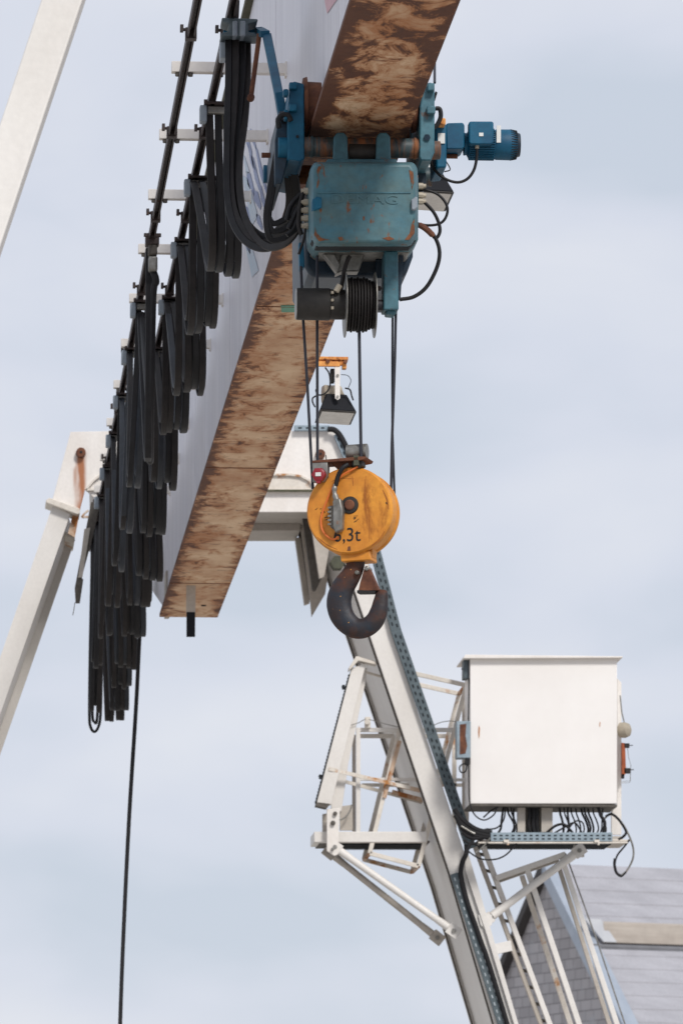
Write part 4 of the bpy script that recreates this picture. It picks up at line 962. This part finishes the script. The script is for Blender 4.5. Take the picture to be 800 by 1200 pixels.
# ------------------------------------------------------------------ perforated cable trays on the leg
def tray(pts, wpx, Y, name, label, mt, slotm, n_out=None, dep=.04, rows=2, side=1):
    q = [P(x, y, Y) for x, y in pts]; wd = wpx * Y / 6073
    t = thing(name, label, 'cable tray', q[0], 'cable trays on the crane leg')
    m = MB(); sl = MB()
    for a, b in zip(q[:-1], q[1:]):
        d = (b - a).normalized(); nn = V(d.z, 0, -d.x) * (-side)
        if side > 0: nn = V(-d.z, 0, d.x)
        A = [a, b, b + nn * wd, a + nn * wd]; m.loft(A, [p + V(0, dep, 0) for p in A])
        Ln = (b - a).length; k = 0; s_ = .03
        while s_ < Ln - .02:
            for r_ in range(rows):
                c = a + d * (s_ + (.02 if r_ % 2 else 0)) + nn * wd * ((r_ + .7) / (rows + .4)) + V(0, -.003, 0)
                sl.bar(c, c + d * .026, .009, .004, (0, 1, 0))
            s_ += .058
    m.build('tray_channel', mt, t, bevel=.002); sl.build('perforation', slotm, t)
    return t
tray([(345, 504.5), (386, 504.5)], 6.5, YF - .05, 'cable_tray', 'short level grey perforated tray on top of the far white frame', 'galv', 'slot', rows=1, side=1)
tray([(391, 510), (409, 552), (416, 575), (432, 640)], 9.5, YF - .05, 'cable_tray', 'grey perforated tray bending down the frame shoulder behind the ropes', 'galv', 'slot', rows=2, side=1)
tray([(432, 640), (458, 740), (500, 862), (546, 996)], 12.5, YF - .05, 'cable_tray', 'long blue-grey perforated tray along the outer edge of the white leg', 'galv_dark', 'slot', rows=2, side=1)
t = tray([(527.5, 1025), (583, 1200), (754, 1780)], 11.5, YF - .06, 'cable_tray', 'lower dark perforated tray fixed on the front of the leg below the cabinet', 'galv_dark', 'slot_light', rows=2, side=1)
m = MB()
m.tube(cpath([(546, 990), (546, 1000), (541, 1012), (540, 1028), (548, 1060), (562, 1100), (594, 1200), (765, 1780)], YF - .07), .019, 10); m.build('thick_cable', 'rubber', t); m = MB()
m.tube(cpath([(384, 503), (392, 504), (400, 513), (410, 535), (417, 560)], YF - .06), .022, 10)
m.build('thick_cable', 'rubber', t)
m = MB(); q = [(545, 1003), (549, 1002), (575, 1090), (607, 1200), (779, 1782), (774, 1782), (602, 1200), (570, 1095), (545, 1020)]
m.pp(q, YF - .03, YF - .001); m.build('edge_strip', 'leg_paint', t)

# ------------------------------------------------------------------ walkway platform on the leg
YP = YF + .18
pl_ = thing('service_platform', 'white steel service platform with grating and handrails on the crane leg', 'platform', P(440, 985, YP))
m = MB(); m.pbox(368, 974.5, 500, 987, YP, YP + .08); m.pbox(368.2, 974.6, 383, 986.8, YP + .081, YP + .5); m.build('edge_beam', 'leg_paint', pl_, bevel=.005)
m = MB(); m.pbox(375, 985, 503, 987.5, YP + .09, YP + .6)
m.build('deck', 'bracket_dark', pl_)
m = MB()
for k in range(42): m.pbox(398 + k * 2.45, 987.5, 399.1 + k * 2.45, 989.8, YP + .09, YP + .56)
m.build('grating', 'slot', pl_)
m = MB(); m.pbox(560, 984, 735, 987, YP + .1, YP + .6); m.pbox(716, 980, 728, 984, YP + .1, YP + .6); m.build('deck', 'under_paint', pl_)
m = MB()
for k in range(62): m.pbox(565 + k * 2.45, 987, 566.1 + k * 2.45, 989.5, YP + .1, YP + .56)
m.build('grating', 'slot', pl_)
def bars(name, lst, Y, wpx, mt, parent=pl_, dep=.03):
    m = MB()
    for x0, y0, x1, y1 in lst: m.bar(P(x0, y0, Y), P(x1, y1, Y), wpx * Y / 6073, dep)
    return m.build(name, mt, parent, bevel=.002)
bars('handrail', [(417, 855.5, 543, 855.5)], YP + .05, 5, 'leg_paint')
bars('handrail', [(417, 862.5, 543, 862.5)], YP + .7, 5, 'rail_paint')
bars('mid_rail', [(419, 913, 548, 914)], YP + .05, 3.6, 'leg_paint')
bars('mid_rail', [(424, 920, 548, 920)], YP + .7, 4, 'rail_paint')
bars('post', [(419.5, 853, 419.5, 986)], YP + .02, 5, 'leg_paint')
bars('post', [(414.5, 861, 414.5, 975)], YP + .7, 4, 'under_paint')
bars('post', [(532, 862, 532, 975)], YP + .7, 5, 'rail_paint')
bars('post', [(545, 803, 545, 975)], YP + .3, 8, 'under_paint')
# sloping boxed stringer on the left
m = MB(); m.pp([(412, 783), (428, 777), (428, 780), (388, 943), (371, 941)], YP - .1, YP - .02); m.build('sloping_stringer', 'leg_paint', pl_, bevel=.003)
m = MB(); m.pp([(426, 786), (430, 782), (428, 800), (408, 895), (400, 951), (388, 951), (388, 941)], YP - .0, YP + .04); m.build('stringer_side', 'leg_paint', pl_, bevel=.003)
m = MB()
for k in range(40):
    y = 790 + k * 3.8; x = 412.5 - (y - 783) * .262; m.pbox(x - 2.4, y, x - .2, y + 2.6, YP - .09, YP - .03)
m.bar(P(411.8, 784, YP - .06), P(370.2, 942, YP - .06), .008, .05); m.build('toothed_rack', 'slot', pl_)
for x, y in ((404, 805), (377, 910)):
    m = MB(); m.bar(P(x - 4, y, YP - .06), P(x + 2, y, YP - .06), .01, .01); m.pbox(x - 3, y - 2.5, x, y + 2.5, YP - .08, YP - .04); m.build('rack_clip', 'slot', pl_)
m = MB(); m.pp([(371, 940), (387, 942), (383, 947), (370, 944)], YP - .12, YP + .02); m.build('stringer_foot', 'bracket_dark', pl_)
m = MB(); m.pp([(417, 769), (419, 769), (441, 776), (441, 779), (420, 774), (409, 786), (409, 782)], YP - .14, YP - .02); m.build('top_bracket', 'rail_paint', pl_, bevel=.003)
bars('top_rail', [(420, 771, 443, 778)], YP + .02, 3, 'rail_paint'); bars('top_rail', [(426, 787, 450, 794)], YP + .02, 2.5, 'rail_paint')
# hinge plates
m = MB(); m.pp([(383, 948), (398, 947), (396, 1001), (392, 1003), (383, 997)], YP - .09, YP - .05); hp = m.build('hinge_plate', 'white_paint', pl_, bevel=.003)
for x, y, r in ((392.5, 953.5, .016), (390, 964.5, .018), (389.5, 995, .012)):
    m = MB(); c = P(x, y, YP - .1); m.lathe(c - V(0, .015, 0), (0, 1, 0), [(0, r * .6), (.003, r), (.02, r)], 16); m.build('bolt', 'bracket_dark' if y < 990 else 'steel', hp)
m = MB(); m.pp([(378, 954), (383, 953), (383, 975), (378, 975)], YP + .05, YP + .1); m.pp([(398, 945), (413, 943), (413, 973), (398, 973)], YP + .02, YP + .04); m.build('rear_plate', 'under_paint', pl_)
m = MB(); m.tube(cpath([(394, 958), (398, 961), (405, 957), (410, 950), (412, 943)], YP - .06), .006, 6); m.build('chain', 'steel', pl_)
m = MB(); m.pbox(427.5, 840, 434, 853, YP - .02, YP + .03); m.cyl(P(430, 846, YP - .05), P(430, 846, YP), .022, n=12); m.build('lamp_mount', 'rail_paint', pl_, bevel=.004)
m = MB(); m.tube(cpath([(411, 850), (420, 847), (430, 843), (450, 848), (466, 852)], YP - .02), .003, 6); m.tube(cpath([(500, 855), (512, 848), (525, 845), (537, 846)], YP - .02), .003, 6); m.build('wire', 'steel', pl_)
# tilted hatch frame (two rusty rectangles joined by short bars)
fA = [(484, 789), (546, 803), (490, 1015), (433, 1000)]
gate = thing('tilted_guard_frame', 'rust-streaked open box frame of thin bars leaning beside the leg platform', 'guard frame', P(490, 900, YP))
def rect(off, mt, nm):
    q = [P(x, y, YP + .02) + V(0, off, 0) for x, y in fA]
    m = MB()
    for a, b in zip(q, q[1:] + q[:1]): m.bar(a, b, .033, .022)
    m.build(nm, mt, gate, bevel=.002); return q
qa = rect(-.0, 'rail_paint', 'front_frame'); qb = rect(.55, 'rail_paint', 'rear_frame')
m = MB()
for a, b in zip(qa, qb): m.bar(a, b, .024, .024, (0, 0, 1))
m.build('spacer', 'rusty_rail', gate)
m = MB(); m.bar(P(385, 901, YP - .1), P(492, 926, YP), .028, .02); m.build('cross_bar', 'rail_paint', gate)
m = MB(); m.bar(P(397, 914, YP + .25), P(497, 941, YP + .3), .026, .02); m.build('cross_bar', 'rail_paint', gate)
m = MB(); m.bar(P(455, 918, YP - .01), P(492, 926.5, YP - .01), .030, .022); m.build('rusted_section', 'rusty_rail', gate); m = MB(); m.bar(P(459, 928, YP + .2), P(495, 938, YP + .2), .034, .022); m.build('rusted_section', 'rusty_rail', gate); m = MB()
m.bar(P(468, 868, YP + .005), P(456, 913, YP + .005), .030, .026); m.bar(P(456, 913, YP + .004), P(450, 935, YP + .004), .029, .026); m.build('rusted_section', 'rusty_rail', gate)
# struts below
def strut(a, b, Ya, Yb, r, mt, lab):
    t = thing('strut', lab, 'strut', P(*a, Ya), 'diagonal struts under the platform')
    p, q = P(*a, Ya), P(*b, Yb); d = (q - p).normalized()
    m = MB(); m.tube([p + d * .05, p + d * .12, p + d * .16, q - d * .16, q - d * .12, q - d * .05], r, 14, rs=[r * 1.15, r * 1.1, r, r, r * 1.1, r * 1.15]); m.build('tube', mt, t)
    for c in (p, q):
        m = MB(); n_ = V(d.z, 0, -d.x)
        m.loft([c - d * .05 - n_ * .045 - V(0, .02, 0), c - d * .05 + n_ * .045 - V(0, .02, 0), c + d * .05 + n_ * .045 - V(0, .02, 0), c + d * .05 - n_ * .045 - V(0, .02, 0)],
               [c - d * .05 - n_ * .045 + V(0, .0, 0), c - d * .05 + n_ * .045 + V(0, .0, 0), c + d * .05 + n_ * .045 + V(0, .0, 0), c + d * .05 - n_ * .045 + V(0, .0, 0)])
        e_ = m.build('end_plate', mt, t, bevel=.003)
        m = MB(); m.cyl(c - V(0, .035, 0), c - V(0, .02, 0), .018, n=6); m.build('bolt', 'steel', e_)
strut((392, 993), (531, 1091), YP - .06, YF + .1, .027, 'leg_paint', 'pale front diagonal strut from platform corner down to the leg')
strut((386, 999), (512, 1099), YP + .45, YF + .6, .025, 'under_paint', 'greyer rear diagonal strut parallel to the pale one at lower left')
strut((678, 997), (570, 1078), YP + .0, YF + .1, .030, 'leg_paint', 'thick pale strut rising from the leg to the cabinet side of the platform')
m = MB(); m.pp([(672, 990), (684, 990), (684, 1004), (672, 1004)], YP + .03, YP + .08); m.build('strut_lug', 'under_paint', pl_)
m = MB(); m.pp([(560, 1072), (566, 1070), (576, 1072), (576, 1084), (568, 1088), (563, 1084)], YF - .02, YF + .02); m.build('leg_lug', 'leg_paint', far)
m = MB(); m.pp([(574, 1108), (580, 1106), (598, 1102), (600, 1114), (578, 1119)], YF - .02, YF + .01); m.build('ladder_lug', 'leg_paint', far, bevel=.002)

# ------------------------------------------------------------------ ladder with guard rails
lad = thing('access_ladder', 'beige steel access ladder with guard rails running down beside the leg', 'ladder', P(600, 1100, YF + .3))
YL = YF + .3
ll = lambda x, y, x2, y2, w_, Y, mt, nm, dep=.05: (lambda m: (m.bar(P(x, y, Y), P(x2, y2, Y), w_ * Y / 6073, dep), m.build(nm, mt, lad, bevel=.003)))(MB())
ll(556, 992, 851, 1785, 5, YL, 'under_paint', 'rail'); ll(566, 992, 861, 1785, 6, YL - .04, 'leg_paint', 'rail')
m = MB()
for k in range(40):
    y = 1000 + k * 19.5; x = 560 + (y - 1000) * .372; m.bar(P(x - 1, y, YL - .01), P(x + 7, y + 2, YL - .01), .022, .03); 
m.build('rung', 'bracket_dark', lad)
ll(580, 1029.5, 662, 1001, 6.5, YL - .1, 'leg_paint', 'hoop'); ll(582, 1034, 650, 1010, 3, YL + .1, 'under_paint', 'hoop')
for x, y, x2, y2, w_, Yq, mt in ((611, 1026, 857, 1780, 6, YL + .35, 'rail_paint'), (617, 1018, 872, 1780, 6.5, YL - .1, 'leg_paint'), (651, 1006, 900, 1780, 5, YL + .3, 'under_paint'), (657, 1003, 914, 1780, 6, YL - .1, 'leg_paint')):
    ll(x, y, x2, y2, w_, Yq, mt, 'guard_rail', .03)
m = MB(); m.tube([P(662, 1000, YL), P(700, 1105, YL), P(735, 1210, YL), P(924, 1775, YL)], .006, 6); m.build('stay_wire', 'steel', lad)

# ------------------------------------------------------------------ control cabinet
YC = YF - .35
cab = thing('control_cabinet', 'large plain white control cabinet standing on the platform', 'cabinet', P(637, 945, YC))
m = MB(); m.pbox(550.5, 770, 722.5, 942, YC, YC + .42); m.build('body', 'box_paint', cab, bevel=.006)
m = MB(); m.pp([(560.5, 850), (562, 853), (561.6, 862), (560.6, 866), (559.8, 858)], YC - .0025, YC - .001); m.pp([(702, 846), (703, 846.5), (702.5, 852), (701.6, 851)], YC - .0025, YC - .001); m.build('rust_spot', 'rust_wash', cab)
m = MB(); m.pp([(550.5, 942), (722.5, 943), (722.5, 945.5), (550.5, 944.5)], YC - .012, YC + .44); m.build('base_lip', 'bracket_dark', cab)
m = MB(); m.pp([(543, 770.3), (545, 767), (729, 769), (729, 770.8), (543, 771.5)], YC - .05, YC + .5); m.build('roof', 'white_paint', cab, bevel=.003)
m = MB(); m.pp([(722.8, 795), (727.5, 800), (727.5, 978), (716, 978), (716, 944), (722.8, 944)], YC + .2, YC + .24); m.build('back_post', 'white_paint', cab)
m = MB(); m.pp([(606, 944), (615, 944), (615, 975), (606, 975)], YC + .1, YC + .15); m.pp([(634, 944), (647, 944), (647, 975), (634, 975)], YC + .1, YC + .15); m.pp([(615, 944), (634, 944), (634, 975), (615, 975)], YC + .2, YC + .23); m.build('support_plate', 'under_paint', cab)
m = MB(); m.pbox(543, 773, 549, 795, YC + .05, YC + .2); m.bar(P(540, 784, YC + .1), P(545, 784, YC + .1), .01, .01); m.build('lock_case', 'galv_dark', cab, bevel=.01)
m = MB(); m.pbox(535, 845, 551, 888, YC - .04, YC + .1); jb = m.build('junction_box', 'galv', cab, bevel=.003)
m = MB(); m.pp([(538.5, 849), (546, 848), (545, 862), (547, 874), (545, 883), (538.5, 884)], YC - .043, YC - .041); m.build('rust_patch', 'rust', jb)
m = MB(); m.pbox(545, 889, 550, 896, YC - .03, YC + .03); m.tube(cpath([(547, 895), (545, 904), (540, 905), (538, 900), (541, 896), (548, 896), (549, 915), (550, 940), (556, 955), (567, 961), (578, 955), (582, 946)], YC - .02), .0055, 8); m.build('loop_cable', 'rubber', jb)
m = MB(); m.tube([P(549.3, 795, YC + .02), P(548.5, 845, YC + .02)], .005, 6); m.build('conduit', 'rubber', cab)
m = MB(); c = P(733, 856, YC + .12); m.lathe(c - V(.05, 0, 0) , (1, -.7, 0), [(0, .045), (.01, .058), (.045, .060), (.075, .05), (.09, .025)], 28); bell = m.build('alarm_bell', 'beige', cab)
m = MB(); m.tube([P(726, 815, YC + .1), P(728, 835, YC + .1), P(731, 847, YC + .1)], .005, 6); m.build('wire', 'steel', bell)
m = MB(); m.pp([(728, 870), (732, 871), (733, 906), (729, 911), (728, 911)], YC + .1, YC + .16); ins = m.build('insulator', 'insulator', cab, bevel=.004)
m = MB(); m.pbox(731, 871, 737, 876, YC + .1, YC + .15); m.pbox(731, 900, 738, 906, YC + .1, YC + .15); m.bar(P(736, 873.5, YC + .12), P(741, 873.5, YC + .12), .006, .006); m.bar(P(736, 902, YC + .12), P(742, 902, YC + .12), .006, .006)
m.pbox(728, 907, 731, 912, YC + .1, YC + .14); m.build('terminal', 'ink', ins)
m = MB(); m.tube([P(734.5, 876, YC + .12), P(736, 888, YC + .12), P(738.5, 897, YC + .12), P(738, 915, YC + .12), P(728, 916, YC + .12)], .0022, 5); m.tube([P(738, 906, YC + .1), P(737.5, 917, YC + .1), P(728, 917.5, YC + .1)], .0022, 5); m.build('wire', 'steel', ins)
# cables dropping from the cabinet into the tray
rnd = random.Random(21)
for i, (x, dx, b) in enumerate(((590, -8, 14), (594, 6, 10), (598, 6, 4), (602, -4, 12), (607, 5, 3), (655, 4, 3), (660, 5, 5), (665, -2, 10), (668, 6, 2), (674, 4, 6), (680, 8, 2), (684, 5, 8), (688, 6, 3), (694, 4, 9), (700, 8, 4), (706, -4, 8))):
    m = MB(); m.tube(cpath([(x, 943), (x + dx * .2, 953), (x + dx * .7 + b * .2, 962), (x + dx + b * .3, 971), (x + dx, 978)], YC + .05 + rnd.uniform(0, .1)), rnd.choice([.006, .008, .009]), 7)
    m.build('cable', 'rubber', cab)
for x, w_ in ((619, 4), (624, 5), (628, 4)):
    m = MB(); m.tube(cpath([(x, 943), (x + 1, 955), (x + (x - 623) * .1, 966), (x + 2, 978)], YC + .1), .016, 8); m.build('cable', 'rubber', cab)
for pa, r in (([(640, 976), (650, 968), (660, 966), (667, 972), (672, 978)], .010), ([(648, 977), (660, 970), (672, 964), (678, 970), (682, 978)], .007), ([(664, 976), (668, 968), (675, 962), (682, 964), (684, 972), (682, 978)], .006), ([(700, 944), (703, 955), (708, 964), (706, 978)], .013), ([(566, 958), (575, 950), (584, 945)], .006), ([(568, 972), (582, 970), (590, 960), (592, 945)], .006)):
    m = MB(); m.tube(cpath(pa, YC + .04), r, 8); m.build('cable', 'rubber', cab)
# galvanised tray under the cabinet
t = thing('cable_tray', 'level galvanised perforated tray under the white cabinet', 'cable tray', P(647, 982, YC), 'cable trays on the crane leg')
m = MB(); m.pbox(574.5, 975.5, 717, 986, YC + .0, YC + .22); m.build('tray_channel', 'galv', t, bevel=.003)
m = MB()
for k in range(20):
    for r_ in (979, 983): m.pbox(578 + k * 7.05, r_ - .7, 581.4 + k * 7.05, r_ + .7, YC - .003, YC + .001)
m.build('perforation', 'slot', t)
m = MB()
for x in (590, 696): m.pp([(x, 984), (x + 6, 984), (x + 6, 990), (x + 4, 990), (x + 4, 987), (x, 987)], YC - .03, YC + .0)
m.pbox(560, 986.5, 735, 988, YC + .0, YC + .05); m.build('tray_hanger', 'rail_paint', t)
# thick cables running from the leg tray into the level tray
t = thing('supply_cables', 'thick black cables sweeping from the leg tray to the cabinet tray', 'cable bundle', P(555, 975, YC))
for pa, r in (([(532, 948), (538, 957), (548, 966), (560, 973), (576, 976)], .020), ([(533, 955), (540, 965), (550, 973), (562, 977), (576, 980)], .020), ([(536, 962), (544, 974), (556, 979), (576, 982)], .018), ([(541, 975), (550, 981), (562, 982), (576, 979)], .016),
              ([(543, 984), (552, 989), (562, 986), (568, 978), (576, 974)], .010), ([(546, 1000), (550, 991), (556, 982), (562, 975), (572, 972)], .012), ([(556, 990), (566, 992), (576, 984)], .007), ([(549, 998), (556, 1003), (565, 1007), (580, 1007), (592, 1002), (602, 992), (606, 986)], .006)):
    m = MB(); m.tube(cpath(pa, YC + .02), r, 10); m.build('cable', 'rubber', t)
m = MB(); m.tube(cpath([(540, 968), (550, 974), (556, 977)], YC - .01), .007, 8); m.tube(cpath([(556, 1000), (566, 992), (574, 982)], YC - .01), .006, 8); m.build('pale_cable', 'steel', t)
# loose looped cable at the right end
t = thing('loose_cable', 'loose looped cable dangling off the right end of the platform', 'cable', P(730, 1000, YC))
m = MB(); m.tube(cpath([(707, 960), (713, 955), (720, 956), (728, 964), (735, 976), (741, 992), (741, 1006), (734, 1020), (727, 1026)], YC + .05), .0075, 8); m.build('grey_lead', 'steel', t)
m = MB(); m.tube(cpath([(709, 957), (716, 954), (724, 960), (731, 970), (733, 976), (729, 981), (724, 984)], YC + .05), .010, 8); m.build('black_lead', 'rubber', t)
m = MB(); m.tube(cpath([(737, 984), (731, 992), (723, 1002), (720, 1012), (721, 1022), (727, 1027), (733, 1022)], YC + .04), .007, 8, ); m.tube(cpath([(720, 1006), (719.5, 1014), (722, 1023), (728, 1027)], YC + .035), .011, 8); m.build('black_lead', 'rubber', t)
m = MB(); m.bar(P(716, 984, YC + .05), P(738, 985, YC + .05), .012, .012); m.build('peg', 'rail_paint', t)

# ------------------------------------------------------------------ building behind
YB = 70.0
ap = P(640, 1012, YB)
hall = thing('boarded_roof_building', 'building with grey boarded roof and shingled gable at lower right', 'building', (ap.x, ap.y, 0))
th = R(20)
rd = V(math.cos(th), math.sin(th), 0)            # ridge direction
nd = V(math.sin(th), -math.cos(th), 0)           # towards the camera side
LEN = 26.0; HW = 4.6; HR = 4.6
ev = ap.z - HR
def B(a, n, z): return V(ap.x, ap.y, 0) + rd * a + nd * n + V(0, 0, z)
m = MB(); m.loft([B(.05, -HW + .3, 0), B(.05, HW - .3, 0), B(.05, HW - .3, ev + .25), B(.05, 0, ap.z - .08), B(.05, -HW + .3, ev + .25)],
                 [B(LEN, -HW + .3, 0), B(LEN, HW - .3, 0), B(LEN, HW - .3, ev + .25), B(LEN, 0, ap.z - .08), B(LEN, -HW + .3, ev + .25)])
m.build('wall', 'brick_wall', hall)
m = MB(); m.q([B(.03, -HW + .25, ev + .1), B(.03, HW - .25, ev + .1), B(.03, 0, ap.z - .06)], [(0, 1, 2)])
m.build('shingled_gable', 'shingles', hall, smooth=0, uv=lambda p: ((p - V(ap.x, ap.y, 0)).dot(nd), p.z))
sl = V(0, 0, 1) * 0
def slope(n): return ap.z - abs(n) * HR / HW
m = MB()
nrow = 24
for k in range(nrow):                             # overlapping boards, laid from ridge to eave
    n0 = HW * k / nrow; n1 = HW * (k + 1) / nrow + .004
    o = .0 + .012; u0, u1 = slope(n0), slope(n1)
    for a0, a1 in ((-.0, LEN),):
        m.loft([B(a0, n0, u0 - .0), B(a0, n1, u1 + .016), B(a0, n1, u1 - .02), B(a0, n0, u0 - .04)], [B(a1, n0, u0), B(a1, n1, u1 + .016), B(a1, n1, u1 - .02), B(a1, n0, u0 - .04)])
roof = m.build('roof', 'roof_boards', hall, smooth=0)
m = MB(); m.loft([B(0, 0, ap.z), B(0, -HW, ev), B(0, -HW, ev - .05), B(0, 0, ap.z - .05)], [B(LEN, 0, ap.z), B(LEN, -HW, ev), B(LEN, -HW, ev - .05), B(LEN, 0, ap.z - .05)]); m.build('rear_slope', 'roof_boards', roof)
m = MB(); m.loft([B(-.10, 0, ap.z + .02), B(-.10, -HW, ev + .02), B(-.10, -HW, ev - .14), B(-.10, 0, ap.z - .14)], [B(.06, 0, ap.z + .02), B(.06, -HW, ev + .02), B(.06, -HW, ev - .14), B(.06, 0, ap.z - .14)]); m.build('verge_board', 'dark_trim', roof)
m = MB(); m.loft([B(-.08, 0, ap.z + .05), B(-.08, HW, ev + .05), B(-.08, HW, ev - .02), B(-.08, 0, ap.z - .02)], [B(.16, 0, ap.z + .05), B(.16, HW, ev + .05), B(.16, HW, ev - .02), B(.16, 0, ap.z - .02)]); m.build('verge_flashing', 'flashing', roof)
m = MB(); m.loft([B(-.081, 0, ap.z - .02), B(-.081, HW, ev - .02), B(-.081, HW, ev - .20), B(-.081, 0, ap.z - .20)], [B(-.03, 0, ap.z - .02), B(-.03, HW, ev - .02), B(-.03, HW, ev - .20), B(-.03, 0, ap.z - .20)]); m.build('verge_side', 'flashing', roof)
# step in the roof: weathered board over a grey gutter
def roof_hit(px, py):                             # where the sight line meets the near slope
    r = ray(px, py); nn = (V(0, 0, 1) + nd * (HR / HW)); return CAM + r * ((ap - CAM).dot(nn) / r.dot(nn))
h0 = roof_hit(705, 1105); a0 = (h0 - V(ap.x, ap.y, 0)).dot(rd); n0 = (h0 - V(ap.x, ap.y, 0)).dot(nd)
print('step', a0, n0, h0)
sz = h0.z
m = MB(); m.loft([B(a0, n0 - .30, sz - .0), B(a0, n0 + .05, sz), B(a0, n0 + .05, sz + .28), B(a0, n0 - .30, sz + .32)], [B(LEN, n0 - .30, sz - .0), B(LEN, n0 + .05, sz), B(LEN, n0 + .05, sz + .28), B(LEN, n0 - .30, sz + .32)])
m.build('step_board', 'weathered_wood', roof, bevel=.01)
m = MB(); m.loft([B(a0 - .01, n0 + .02, sz + .01), B(a0 - .01, n0 + .07, sz + .01), B(a0 - .28, n0 + .03, sz + .32), B(a0 - .28, n0 - .10, sz + .32)], [B(a0 + .19, n0 + .02, sz + .01), B(a0 + .19, n0 + .07, sz + .01), B(a0 - .03, n0 + .03, sz + .32), B(a0 - .03, n0 - .10, sz + .32)]); m.build('step_flashing', 'flashing_pale', roof)
m = MB(); m.loft([B(a0 - .25, n0 - .02, sz - .26), B(a0 - .25, n0 + .10, sz - .26), B(a0 - .25, n0 + .10, sz - .02), B(a0 - .25, n0 - .02, sz - .02)], [B(LEN, n0 - .02, sz - .26), B(LEN, n0 + .10, sz - .26), B(LEN, n0 + .10, sz - .02), B(LEN, n0 - .02, sz - .02)])
m.build('gutter', 'gutter', roof, bevel=.03)
